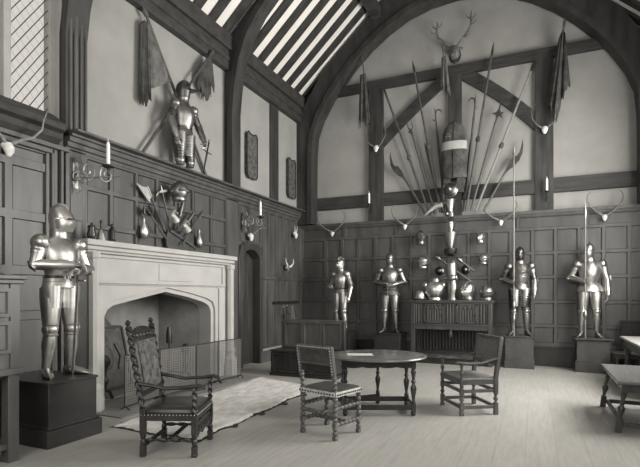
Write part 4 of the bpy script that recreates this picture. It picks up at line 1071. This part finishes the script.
# --- high backed twist-turned armchair, left foreground (faces local +y)
def big_chair(loc, rz):
    t = thing('armchair', 'high-backed twist-turned armchair with dark leather seat in front of fireplace', 'chair', loc, rz)
    w, d = .27, .24; m = M['furn']
    for x in (-w, w):
        b = MB(); block(b, x, d, 0, .10, .05); b.lathe([(.02,0),(.033,.02),(.02,.045)], (x,d,0)); b.bobbin((x,d,.10),(x,d,.24),2,.018,.027); block(b, x, d, .22, .40, .052); b.twist((x,d,.40),(x,d,.665), .020, 4, .35, 2); b.build('leg', m, t, bevel=.003)
        b = MB(); block(b, x, -d, 0, .11, .05); b.bobbin((x,-d,.10),(x,-d,.24),2,.018,.027); block(b, x, -d, .22, .46, .052)
        b.twist((x,-d-.005,.46),(x,-d-.13,1.20), .024, 9, .35, 2); b.lathe([(.02,0),(.034,.02),(.026,.045),(.012,.055),(.028,.08),(.014,.105),(.003,.115)], (x,-d-.13,1.20), (0,-.16,1)); b.build('leg', m, t, bevel=.003)
        b = MB(); b.tube([(x,-d-.035,.70),(x,-d+.06,.685),(x,-.02,.655),(x,d-.06,.668),(x,d+.03,.685),(x,d+.085,.67),(x,d+.09,.645)], [(.022,.022),(.024,.019),(.026,.019),(.028,.02),(.031,.02),(.028,.02),(.014,.012)], 12); b.build('armrest', m, t)
        b = MB(); b.twist((x,-d,.16),(x,d,.16), .016, 4, .35, 2); b.build('stretcher', m, t)
    b = MB(); b.bobbin((-w,0,.16),(w,0,.16),8,.012,.022); b.build('stretcher', m, t)
    b = MB(); b.bobbin((-w,-d,.10),(w,-d,.10),8,.012,.022); b.build('stretcher', m, t)
    b = MB()   # carved front rail
    pl = [(-w+.02,.19)] + [(-w+.02 + (2*w-.04)*i/12, .19 + .018*math.sin(PI*i/2)) for i in range(1,12)] + [(w-.02,.19)] + [(w-.02 - (2*w-.04)*i/12, .31 + .03*math.sin(PI*i/12) + .012*math.cos(i*PI)) for i in range(0,13)]
    b.prism(pl, lambda u, v, q: (u, d+q, v), -.015, .015)
    for i in range(5): b.lathe([(.034,0),(.03,.012),(.012,.018)], (-.18+.09*i, d+.012, .255), (0,1,0), seg=10)
    b.build('carved_front_rail', m, t)
    b = MB(); 
    for a, c in (((-w,d,.375),(w,d,.375)),((-w,-d,.375),(w,-d,.375)),((-w,-d,.375),(-w,d,.375)),((w,-d,.375),(w,d,.375))): b.bar(a, c, .035, .06)
    b.build('seat_rail', m, t, bevel=.003)
    b = MB(); b.loft([(0,.0,.402,.285,.265),(0,0,.43,.295,.272),(0,0,.455,.285,.262),(0,0,.475,.22,.2),(0,0,.48,.02,.02)], seg=36, e=.28); b.build('seat', M['leather'], t)
    b = MB()
    for i in range(16):
        for sg in (-1, 1): b.ell((-.27+.036*i, sg*.268, .405), (.006,.006,.006), 6, 4); b.ell((sg*.292, -.25+.033*i, .405), (.006,.006,.006), 6, 4)
    o = b.build('studs', M['stud'], t); tag(o, kind='stuff')
    # tall upholstered back with carved cresting
    Q = lambda u, v, q: (u, -d-.005-.125*(v-.46)/.74 + q, v)
    b = MB(); b.prism([(-w+.02,.62),(w-.02,.62),(w-.02,1.10),(-w+.02,1.10)], Q, -.018, .018); b.prism([(-.19,.64),(.19,.64),(.19,1.08),(-.19,1.08)], Q, .018, .03); b.build('back_panel', M['tapes'], t, bevel=.004)
    b = MB(); pl = [(-w+.02,1.10),(w-.02,1.10)] + [(w-.02-(2*w-.04)*i/16, 1.18+.045*math.sin(PI*i/16)+.014*math.cos(i*PI)) for i in range(17)]
    b.prism(pl, Q, -.015, .018)
    for x in (-.16,-.08,0,.08,.16): b.ell(Q(x,1.15,.02), (.03,.014,.028), 10, 6)
    b.build('crest_rail', m, t)
    b = MB(); b.prism([(-w+.02,.57),(w-.02,.57),(w-.02,.62),(-w+.02,.62)], Q, -.018, .02); b.build('back_rail', m, t, bevel=.003)
    return t
big_chair((2.30, 3.72, .0), -math.radians(68)).scale = (1,1,.96)

# --- low backed side chair with fringe, seen from behind
def side_chair(loc, rz):
    t = thing('side_chair', 'armless bobbin-turned chair with stud-trimmed seat and leather back beside round table', 'chair', loc, rz)
    w, d = .225, .20; m = M['furnl']
    for x in (-w, w):
        b = MB(); block(b, x, d, .0, .045, .045); b.bobbin((x,d,.045),(x,d,.14),2,.012,.029); block(b, x, d, .13, .18, .045); b.bobbin((x,d,.18),(x,d,.30),2,.012,.029); block(b,x,d,.29,.34,.045); b.bobbin((x,d,.34),(x,d,.45),2,.012,.029); b.build('leg', m, t, bevel=.003)
        b = MB(); block(b, x, -d, .0, .045, .045); b.bobbin((x,-d,.045),(x,-d,.14),2,.012,.029); block(b, x, -d, .13, .18, .045); b.bobbin((x,-d,.18),(x,-d,.44),5,.012,.029); block(b,x,-d,.43,.51,.045); b.bobbin((x,-d,.51),(x,-d-.02,.66),3,.012,.029); b.bar((x,-d-.02,.65),(x,-d-.07,.955),.042,.042,ref=(1,0,0)); b.build('leg', m, t, bevel=.003)
        b = MB(); b.bobbin((x,-d,.155),(x,d,.155),6,.011,.026); b.build('stretcher', m, t)
        b = MB(); b.bobbin((x,-d,.32),(x,d,.32),6,.011,.026); b.build('stretcher', m, t)
    b = MB(); b.bobbin((-w,0,.155),(w,0,.155),7,.011,.027); b.build('stretcher', m, t)
    b = MB(); b.bobbin((-w,-d,.26),(w,-d,.26),7,.011,.025); b.build('stretcher', m, t)
    b = MB(); b.bobbin((-w,d,.315),(w,d,.315),7,.014,.027); b.lathe([(.03,0),(.045,.02),(.03,.04)], (0,d-.02,.315), (0,1,0)); b.build('front_rail', m, t)
    b = MB(); b.loft([(0,0,.445,.25,.225),(0,0,.47,.256,.232),(0,0,.50,.25,.225),(0,0,.515,.2,.18),(0,0,.518,.02,.02)], seg=36, e=.22); b.build('seat', M['leatherm'], t)
    b = MB(); b.loft([(0,0,.448,.262,.238),(0,0,.495,.262,.238)], seg=36, e=.22)
    b.build('seat_fringe', M['stud'], t)
    b = MB()
    for i in range(13):
        for sg in (-1, 1): b.ell((-.23+.038*i, sg*.24, .47), (.011,.008,.011), 8, 5); b.ell((sg*.264, -.20+.033*i, .47), (.008,.011,.011), 8, 5)
    tag(b.build('studs', M['furn'], t), kind='stuff')
    Q = lambda u, v, q: (u, -d-.02-.05*(v-.65)/.305 + q, v)
    b = MB(); b.prism([(-w+.02,.78),(w-.02,.78),(w-.02,.925),(-w+.02,.925)], Q, -.012, .012); b.build('back_panel', M['leatherm'], t)
    b = MB(); b.prism([(-w+.02,.69),(w-.02,.69),(w-.02,.775),(-w+.02,.775)], Q, -.014, .014); b.build('lower_back_panel', M['furn'], t)
    for z0, z1 in ((.925,.965),(.765,.785)):
        b = MB(); b.prism([(-w-.02,z0),(w+.02,z0),(w+.02,z1),(-w-.02,z1)], Q, -.022, .022); b.build('back_rail', m, t, bevel=.003)
    b = MB()
    for i in range(15): b.ell(Q(-w+.01+.031*i, .95, -.024), (.008,.006,.008), 6, 4)
    for i in range(9):
        for sg in (-1, 1): b.ell(Q(sg*w, .68+.03*i, -.024), (.008,.006,.008), 6, 4)
    tag(b.build('back_studs', M['stud'], t), kind='stuff')
    return t
side_chair((3.46, 4.80, 0), -math.radians(17))

# --- low backed armchair, right of the table
def arm_chair(loc, rz):
    t = thing('armchair', 'low open armchair with woven back and flat arms right of round table', 'chair', loc, rz)
    w, d = .29, .225; m = M['furnl']
    for x in (-w, w):
        b = MB(); block(b,x,d,0,.04,.045); b.lathe([(.02,0),(.03,.015),(.02,.03)],(x,d,.03)); block(b,x,d,.06,.15,.048); turned(b,(x,d,.15),(x,d,.27),.03); block(b,x,d,.26,.33,.048); b.bobbin((x,d,.33),(x,d,.40),1,.016,.026); block(b,x,d,.39,.44,.048); turned(b,(x,d,.44),(x,d,.64),.026); b.build('leg', m, t, bevel=.003)
        b = MB(); block(b,x,-d,0,.15,.048); turned(b,(x,-d,.15),(x,-d,.27),.03); block(b,x,-d,.26,.46,.048); b.bar((x,-d,.45),(x,-d-.07,.955),.046,.05,ref=(1,0,0)); b.build('leg', m, t, bevel=.003)
        b = MB(); b.tube([(x,-d-.02,.70),(x,-d+.08,.675),(x,-.02,.640),(x,d-.05,.645),(x,d+.04,.655),(x,d+.075,.645)], [(.028,.016),(.03,.015),(.033,.015),(.036,.016),(.036,.017),(.024,.012)], 10, ref=(0,0,1)); b.build('armrest', m, t)
        for z in (.10,.30):
            b = MB(); b.bar((x,-d,z),(x,d,z),.028,.04); b.build('stretcher', m, t, bevel=.003)
    for y, z in ((d,.10),(-d,.10),(d,.30),(-d,.30)):
        b = MB(); b.bar((-w,y,z),(w,y,z),.028,.04); b.build('stretcher', m, t, bevel=.003)
    b = MB()
    for a, c in (((-w,d,.41),(w,d,.41)),((-w,-d,.41),(w,-d,.41)),((-w,-d,.41),(-w,d,.41)),((w,-d,.41),(w,d,.41))): b.bar(a, c, .035, .06)
    b.build('seat_rail', m, t, bevel=.003)
    b = MB(); b.loft([(0,0,.43,.30,.24),(0,0,.445,.31,.25),(0,0,.46,.30,.24),(0,0,.462,.02,.02)], seg=36, e=.2); b.build('seat', M['cane'], t)
    Q = lambda u, v, q: (u, -d-.07*(v-.45)/.505 + q, v)
    b = MB(); b.prism([(-w+.02,.64),(w-.02,.64),(w-.02,.93),(-w+.02,.93)], Q, -.012, .012); b.build('back_panel', M['cane'], t)
    for z0, z1 in ((.925,.965),(.61,.645)):
        b = MB(); b.prism([(-w-.02,z0),(w+.02,z0),(w+.02,z1),(-w-.02,z1)], Q, -.024, .024); b.build('back_rail', m, t, bevel=.003)
    return t
arm_chair((4.69, 6.47, 0), math.radians(123))

# --- oval gate-leg table
def gate_table(loc, rz):
    t = thing('table', 'oval gate-leg table with turned legs in the middle of the floor', 'table', loc, rz)
    m = M['furn']
    b = MB(); n = 48
    def oval(a, c, z): return [(a*math.cos(2*PI*i/n), c*math.sin(2*PI*i/n), z) for i in range(n)]
    vs = []; rings = [(.58,.53,.700),(.615,.565,.705),(.62,.57,.715),(.615,.565,.727),(.60,.55,.73)]
    for a, c, z in rings: vs += oval(a, c, z)
    fs = [(i*n+j, i*n+(j+1)%n, (i+1)*n+(j+1)%n, (i+1)*n+j) for i in range(len(rings)-1) for j in range(n)]
    fs += [tuple(reversed(range(n))), tuple((len(rings)-1)*n+j for j in range(n))]
    b.add(vs, fs); b.build('tabletop', M['furn3'], t)
    b = MB()
    for y in (-.19,.24): b.box(-.60+(.04 if y < 0 else .06), y-.003, .7295, .60-(.04 if y < 0 else .06), y+.003, .7315)
    b.build('leaf_joint', M['black'], t)
    X = .42; Y0, Y1 = -.21, .28
    for x in (-X, X):
        for y in (Y0, Y1):
            b = MB(); b.lathe([(.018,0),(.03,.02),(.034,.04),(.022,.06)], (x,y,0)); block(b,x,y,.055,.15,.055); turned(b,(x,y,.15),(x,y,.60),.036); block(b,x,y,.59,.70,.055); b.build('leg', m, t, bevel=.004)
        b = MB(); b.bar((x,Y0,.105),(x,Y1,.105),.035,.06); b.build('stretcher', m, t, bevel=.004)
        b = MB(); b.bar((x,Y0,.645),(x,Y1,.645),.025,.11); b.build('apron', m, t)
    for y in (Y0, Y1):
        b = MB(); b.bar((-X,y,.105),(X,y,.105),.035,.06); b.build('stretcher', m, t, bevel=.004)
        b = MB(); b.bar((-X,y,.65),(X,y,.65),.025,.10); 
        b.prism([(-X,.60),(X,.60)] + [(X-2*X*i/16, .60-.012*abs(math.sin(PI*i/4))) for i in range(17)], lambda u, v, q: (u, y+q, v), -.012, .012); b.build('apron', m, t)
    for gx, gy in ((.06,.46),):
        b = MB(); b.lathe([(.018,0),(.03,.02),(.022,.06)], (gx,gy,0)); block(b,gx,gy,.055,.15,.05); turned(b,(gx,gy,.15),(gx,gy,.60),.034); block(b,gx,gy,.59,.70,.05); b.build('gate_leg', m, t, bevel=.004)
        
        for gz in (.105,.66):
            b = MB(); b.bar((gx,gy,gz),(-X+.05,Y1,gz),.03,.05); b.build('gate_rail', m, t)
    return t
gate_table((3.65, 5.88, 0), math.radians(24))
t = thing('pale_patch', 'thin pale rectangle lying on the oval table', 'patch', (3.46, 5.76, .7325), math.radians(24))
b = MB(); b.box(-.16,-.10,0,.16,.10,.003); b.build('sheet', M['patch'], t)  # thin pale rectangle, crossed by a darker line
b = MB(); b.box(-.16,-.002,.003,.16,.002,.0045); b.build('mid_line', M['clothm'], t)

# --- panelled settle with box seat
t = thing('settle', 'low dark settle with three-panelled back and box seat behind side chair', 'settle', (1.66, 8.02, 0), 0)
b = MB(); b.box(-.62,-.27,.05,.62,.22,.44)
panels(b, [-.60,-.2,.2,.60], [.07,.42], lambda u, v, d: (u, -.275-d, v), st=.035, rl=.04, bev=.01)
panels(b, [-.25,.20], [.07,.42], lambda u, v, d: (-.625-d, u, v), st=.035, rl=.04, bev=.01)
b.build('box_seat', M['furn'], t, ang=20)
b = MB(); b.box(-.65,-.31,.44,.65,.22,.475); b.build('seat_board', M['furn'], t, bevel=.006)
b = MB(); b.box(-.66,-.30,0,.66,.26,.06); b.build('plinth', M['black'], t, bevel=.006)
b = MB(); b.box(-.62,.20,.05,.62,.24,.99)
panels(b, [-.60,-.2,.2,.60], [.49,.985], lambda u, v, d: (u, .192-d, v), st=.035, rl=.04, bev=.012)
b.build('back_panel', M['furnl'], t, ang=20)
b = MB(); b.box(-.65,.165,.98,.65,.265,1.01); b.build('top_rail', M['furnl'], t, bevel=.006)
for x in (-.62,.62):
    b = MB(); b.box(x-.03,.16,.47,x+.03,.25,.98); b.build('post', M['furn2'], t, bevel=.004)

# --- court cupboard with linenfold back
t = thing('court_cupboard', 'carved oak court cupboard with open lower stage against the end wall', 'cupboard', (3.85, 10.67, 0), 0)
m = M['furn2']; hw = .83; y0, y1 = -.27, .30
b = MB(); b.box(-hw-.05,y0-.05,1.33,hw+.05,y1,1.37); b.box(-hw-.03,y0-.03,1.30,hw+.03,y1,1.33); b.build('top', m, t, bevel=.006)
b = MB(); b.box(-hw,y0+.02,.80,hw,y1,1.30); b.build('carcass', m, t)
b = MB(); b.box(-hw,y0-.005,.74,hw,y0+.03,.84); b.box(-hw,y0-.02,.83,hw,y0+.03,.855); b.build('lower_rail', m, t, bevel=.004)
def linen(b, x0, x1, z0, z1, y, n):
    w = (x1-x0)/n
    for i in range(n):
        cx = x0+w*(i+.5); b.lathe([(w*.42,0),(w*.42,z1-z0)], (cx, y, z0), (0,0,1), 10, sq=(1,.55))
for x0, x1 in ((-.56,-.14),(.12,.54)):
    b = MB(); b.box(x0,y0,.88,x1,y0+.03,1.28)
    linen(b, x0+.05, x1-.05, .92, 1.16, y0, 6)
    for k in range(4): b.lathe([(.035,0),(.03,.014),(.012,.02)], (x0+.08+(x1-x0-.16)*k/3, y0, 1.205), (0,-1,0), seg=10)
    for a in ((x0+.015,.88,x0+.015,1.28),(x1-.015,.88,x1-.015,1.28),(x0,1.265,x1,1.265),(x0,.895,x1,.895)): b.bar((a[0],y0-.008,a[1]),(a[2],y0-.008,a[3]),.03,.03)
    d = b.build('door', m, t)
    k = MB(); k.lathe([(.012,0),(.02,.015),(.012,.03)], (x1-.03,y0-.02,1.06), (0,-1,0), seg=10); k.build('knob', M['iron'], d)
for x0, x1 in ((-.76,-.60),(-.10,.08),(.58,.76)):
    b = MB(); linen(b, x0, x1, .88, 1.28, y0+.015, 3); b.build('linenfold_panel', m, t)
for x in (-hw+.035, hw-.035):
    b = MB(); b.box(x-.04,y0-.012,0,x+.04,y0+.06,1.30); b.build('front_post', m, t, bevel=.005)
    b = MB(); b.box(x-.04,y1-.06,0,x+.04,y1,.82); b.build('rear_post', m, t, bevel=.005)
b = MB(); b.lathe([(.012,0),(.03,.03),(.04,.09),(.025,.13),(.035,.16),(.045,.19)], (0,y0+.01,.57), seg=12); b.build('pendant', m, t)
b = MB(); b.box(-hw+.04,y1-.03,.2,hw-.04,y1-.01,.80); linen(b, -hw+.06, hw-.06, .26, .78, y1-.045, 22); b.build('linenfold_back', M['furn'], t)
b = MB(); b.box(-hw,y0,.15,hw,y1,.20); b.box(-hw,y0-.015,.13,hw,y0+.03,.21); b.build('bottom_shelf', m, t, bevel=.005)
b = MB(); b.box(-hw+.05,y0+.04,.0,hw-.05,y1-.02,.14); b.build('plinth', M['black'], t)

# pieces standing on the cupboard
helmet('small bright round helmet at the left end of cupboard top', (3.16, 10.62, 1.372), PI+.3, 'morion', M['steel'], .98)
t = thing('cuirass', 'squat bright breastplate second from left on cupboard', 'breastplate', (3.47, 10.66, 1.372))
b = MB(); b.loft([(0,0,0,.145,.11),(0,0,.05,.135,.105),(0,-.02,.16,.20,.16),(0,-.02,.28,.215,.16),(0,0,.36,.19,.12),(0,0,.41,.10,.075)], seg=26); b.build('breastplate', M['steel'], t)
b = MB(); b.loft([(0,0,.40,.11,.085),(0,0,.45,.10,.08),(0,0,.47,.105,.085)], seg=22); b.build('collar', M['steeld'], t)
for x in (-.19,.19):
    b = MB(); b.ell((x,0,.32),(.06,.10,.08)); b.build('shoulder_plate', M['steel'], t)
t = thing('leg_armour', 'tall standing piece of leg armour in the centre of cupboard top', 'leg armour', (3.85, 10.66, 1.372))
b = MB(); b.tube([(0,0,0),(.0,0,.05),(.01,0,.22),(.0,0,.42)], [(.10,.09),(.095,.085),(.105,.09),(.085,.08)], 16); b.build('greave', M['steeld'], t)
b = MB(); b.ell((.0,-.02,.48),(.10,.105,.085)); b.ell((.09,0,.48),(.03,.07,.07)); b.build('knee_guard', M['steeld'], t)
b = MB(); b.tube([(0,0,.5),(-.01,0,.64),(-.01,0,.78),(.03,.02,.86)], [(.09,.085),(.10,.095),(.10,.095),(.03,.03)], 16); b.build('thigh_guard', M['steel'], t)
helmet('large bright visored helmet with wide neck right of leg armour on cupboard', (4.19, 10.63, 1.372), PI-.5, 'close', M['steel'], 1.12)
helmet('round banded helmet at the right end of cupboard top', (4.56, 10.62, 1.372), PI-.2, 'burgonet', M['steeld'], 1.05)

# --- cabinet at far left
t = thing('cabinet', 'tall oak cabinet on open legs at the left edge, below the skull', 'cabinet', (.80, 2.12, 0), 0)
m = M['cab']; hx, hy = .43, .73
b = MB(); b.box(-hx-.05,-hy-.05,1.63,hx+.05,hy+.05,1.67); b.box(-hx-.03,-hy-.03,1.59,hx+.03,hy+.03,1.63); b.build('cornice', m, t, bevel=.008)
b = MB(); b.box(-hx,-hy,.80,hx,hy,1.59)
b.box(hx,hy-.09,.8,hx+.012,hy,1.59); b.box(hx,-hy,.8,hx+.012,-hy+.09,1.59); b.build('carcass', m, t, bevel=.004)
for z0, z1 in ((1.30,1.55),(.98,1.26)):
    for yy0, yy1 in ((-hy+.1,-.02),(.02,hy-.1)):
        b = MB(); b.box(hx-.01,yy0,z0,hx+.02,yy1,z1); panels(b, [yy0,yy1], [z0,z1], lambda u, v, d: (hx+.023+d*.5, u, v), st=.03, rl=.03)
        d = b.build('drawer', m, t); k = MB(); k.lathe([(.012,0),(.025,.02),(.012,.04)], (hx+.03,(yy0+yy1)/2,(z0+z1)/2), (1,0,0)); k.build('knob', M['furn'], d)
b = MB(); b.box(-hx-.01,-hy-.01,.78,hx+.03,hy+.02,.84); b.build('waist_moulding', m, t, bevel=.008)
for x in (-hx+.05,hx-.05):
    for y in (-hy+.05,hy-.05):
        b = MB(); b.box(x-.05,y-.05,0,x+.05,y+.05,.80); b.build('leg', m, t, bevel=.006)
b = MB(); b.box(-hx+.02,-hy+.02,.12,hx-.02,hy-.02,.17); b.build('bottom_shelf', m, t)

# --- bench, table, stool and chair at right edge
t = thing('bench', 'oak bench with carved apron and splayed turned legs at right foreground', 'bench', (6.78, 6.72, 0), 0)
m = M['furn2']; hx, hy = .44, .66
b = MB(); b.box(-hx-.05,-hy-.04,.53,hx+.05,hy+.04,.565); b.build('bench_top', M['furn3'], t, bevel=.008)
for x in (-hx+.04,hx-.04):
    for y in (-hy+.04,hy-.04):
        sx = .075*(1 if x > 0 else -1); sy = .03*(1 if y > 0 else -1)
        b = MB(); b.bar((x,y,.53),(x+sx*.2,y+sy*.2,.43),.065,.065,ref=(1,0,0)); turned(b,(x+sx*.85,y+sy*.85,.13),(x+sx*.2,y+sy*.2,.44),.036); b.bar((x+sx*.8,y+sy*.8,.15),(x+sx,y+sy,.0),.062,.062,ref=(1,0,0)); b.build('leg', m, t, bevel=.004)
    b = MB(); pl = [(-hy+.06,.53),(hy-.06,.53)] + [(hy-.06-(2*hy-.12)*i/24, .46-.028*abs(math.sin(PI*i/4))) for i in range(25)]
    b.prism(pl, lambda u, v, q: (x+q, u, v), -.012, .012)
    for i in range(6): b.lathe([(.03,0),(.024,.012),(.01,.016)], (x+.012*(1 if x>0 else -1), -.5+.2*i, .485), (1 if x>0 else -1,0,0), seg=9)
    b.build('apron', m, t)
    b = MB(); b.bar((x*1.06,-hy+.02,.085),(x*1.06,hy-.02,.085),.03,.05); b.build('stretcher', m, t, bevel=.004)
for y in (-hy+.04,hy-.04):
    b = MB(); b.box(-hx+.06,y-.012,.44,hx-.06,y+.012,.53); b.build('apron', m, t)
    b = MB(); b.bar((-hx+.04,y*1.03,.085),(hx-.04,y*1.03,.085),.03,.05); b.build('stretcher', m, t, bevel=.004)

t = thing('table', 'long table with window glare coloured into its pale top at the right edge behind the bench', 'table', (7.24, 8.75, 0), 0)
hx, hy = .38, .80
b = MB(); b.box(-hx-.05,-hy-.06,.745,hx+.05,hy+.06,.78); b.build('tabletop', M['glaretop'], t, bevel=.006)
b = MB(); b.box(-hx,-hy,.61,hx,hy,.745); b.build('apron', M['furn2'], t, bevel=.004)
for x in (-hx+.05,hx-.05):
    for y in (-hy+.05,hy-.05):
        b = MB(); block(b,x,y,0,.13,.08); turned(b,(x,y,.13),(x,y,.52),.055); block(b,x,y,.51,.62,.08); b.build('leg', M['furn2'], t, bevel=.005)
    b = MB(); b.bar((x,-hy+.05,.09),(x,hy-.05,.09),.045,.06); b.build('stretcher', M['furn2'], t)

t = thing('stool', 'low oak stool beside rightmost pedestal, behind the table', 'stool', (7.00, 10.14, 0), 0)
hx, hy = .20, .17
b = MB(); b.box(-hx-.03,-hy-.03,.42,hx+.03,hy+.03,.45); b.build('stool_seat', M['furn2'], t, bevel=.005)
for x in (-hx+.03,hx-.03):
    for y in (-hy+.03,hy-.03):
        b = MB(); block(b,x,y,0,.1,.045); turned(b,(x,y,.1),(x,y,.34),.03); block(b,x,y,.33,.42,.045); b.build('leg', M['furn2'], t)
    b = MB(); b.bar((x,-hy+.03,.06),(x,hy-.03,.06),.025,.04); b.build('stretcher', M['furn2'], t)
b = MB(); b.box(-hx+.01,-hy+.01,.35,hx-.01,hy-.01,.42); b.build('apron', M['furn2'], t)

t = thing('settle', 'dark settle with plain solid back in the far right corner, behind the table', 'settle', (7.28, 10.66, 0), 0)
b = MB(); b.box(-.28,.18,.05,.42,.22,.96); b.build('back_panel', M['furn'], t, bevel=.006)
b = MB(); b.box(-.28,-.20,.40,.42,.18,.44); b.build('seat_board', M['furn'], t, bevel=.006)
for x in (-.26,.40):
    b = MB(); b.box(x-.02,-.18,0,x+.02,.18,.40); b.build('end_board', M['furn'], t)
b = MB(); b.box(-.30,.165,.95,.44,.235,.985); b.build('top_rail', M['furn'], t, bevel=.005)

# --- fur rug
t = thing('rug', 'long pale fur rug with dark border on the floor before the hearth', 'rug', (1.7, 5.8, 0))
rr = random.Random(4)
def rug_mesh(grow, z0, amp, nu, nv, sd):
    b = MB(); rr = random.Random(sd)
    TL, TR, BL, BR = (1.00,7.40), (2.28,6.95), (1.13,3.98), (2.34,3.98)
    vs = []
    for j in range(nv+1):
        v = j/nv
        for i in range(nu+1):
            u = i/nu
            x = (BL[0]*(1-u)+BR[0]*u)*(1-v) + (TL[0]*(1-u)+TR[0]*u)*v; y = (BL[1]*(1-u)+BR[1]*u)*(1-v) + (TL[1]*(1-u)+TR[1]*u)*v
            cu, cv = u*2-1, v*2-1
            e = max(abs(cu), abs(cv))
            x += cu*grow + (rr.uniform(-1,1)*.018 + .02*math.sin(v*23+2) if abs(cu) > .98 else 0); y += cv*grow + (rr.uniform(-1,1)*.02 + .02*math.sin(u*11) if abs(cv) > .98 else 0)
            z = z0 + (amp*(.6+.4*rr.random()) if e < .985 else .0)
            vs.append((x-1.7, y-5.8, z))
    fs = [(j*(nu+1)+i, j*(nu+1)+i+1, (j+1)*(nu+1)+i+1, (j+1)*(nu+1)+i) for j in range(nv) for i in range(nu)]
    b.add(vs, fs); return b
rug_mesh(.03, .002, .006, 14, 36, 1).build('felt_border', M['furb'], t)
rug_mesh(0, .010, .02, 34, 90, 2).build('fur', M['fur'], t, ang=180)
for y in (4.55, 5.15, 5.75, 6.35):
    b = MB(); b.tube([(2.36-1.7+.0, y-5.8-.05, .01),(2.41-1.7, y-5.8, .014),(2.40-1.7, y-5.8+.05, .01)], [.006,.022,.006], 8); b.build('border_tuft', M['furb'], t)

# ------------------------------------------------------------------ families of look-alike things
GR = {'suit_of_armour':'suits of armour on pedestals','pedestal':'pedestals under the armour','polearm':'polearms fanned on the end wall','antelope_horns':'antelope horns',
      'roe_horns':'horned skulls on the wall posts','candle':'white candles','wall_sconce':'scrolled iron sconces','candle_bracket':'candle brackets on wall posts','helmet':'loose helmets','wall_plaque':'carved plaques on the plaster',
      'banner':'old banners','andiron':'andirons in the fireplace','mace':'maces','gauntlet':'loose gauntlets','powder_flask':'powder flasks of the trophy','club':'clubs of the trophy','spear':'spears held by suits','sword':'swords','elbow_guard':'round guards by the crossed maces'}
for o in list(COL.objects):
    if o.parent is None and 'category' in o.keys() and 'group' not in o.keys():
        base = o.name.split('.')[0]
        if o['category'] == 'polearm': base = 'polearm'
        if base in GR: o['group'] = GR[base]

# ------------------------------------------------------------------ light and camera
wd = bpy.data.worlds.new('daylight'); SC.world = wd; wd.use_nodes = True
bg = wd.node_tree.nodes['Background']; bg.inputs['Color'].default_value = (1.0,.96,.91,1); bg.inputs['Strength'].default_value = .70
def area(name, loc, rot, sx, sy, power):
    l = bpy.data.lights.new(name, 'AREA'); l.shape = 'RECTANGLE'; l.size = sx; l.size_y = sy; l.energy = power; l.color = (1,.985,.96)
    o = bpy.data.objects.new(name, l); COL.objects.link(o); o.location = loc; o.rotation_euler = rot
    return o
for i, ((y0, y1), p) in enumerate(zip(RW, (250, 950))):
    area('daylight_right_%d' % i, (W+.22, (y0+y1)/2, (RZ[0]+RZ[1])/2), (0, PI/2, 0), RZ[1]-RZ[0], y1-y0, p)
area('daylight_front', (4.3, YF-.22, 3.7), (PI/2, 0, 0), 4.5, 4.1, 330)
cam = bpy.data.cameras.new('camera'); co = bpy.data.objects.new('camera', cam); COL.objects.link(co)
co.location = (5.48, 0, 1.5); co.rotation_euler = (PI/2, 0, math.radians(24.1))
cam.sensor_width = 36; cam.sensor_fit = 'HORIZONTAL'; cam.lens = 27.0; cam.shift_y = 60.5/640; cam.clip_start = .05
SC.camera = co
SC.view_settings.view_transform = 'Standard'; SC.view_settings.look = 'None'; SC.view_settings.exposure = .14; SC.view_settings.gamma = 1
SC.view_settings.use_curve_mapping = False
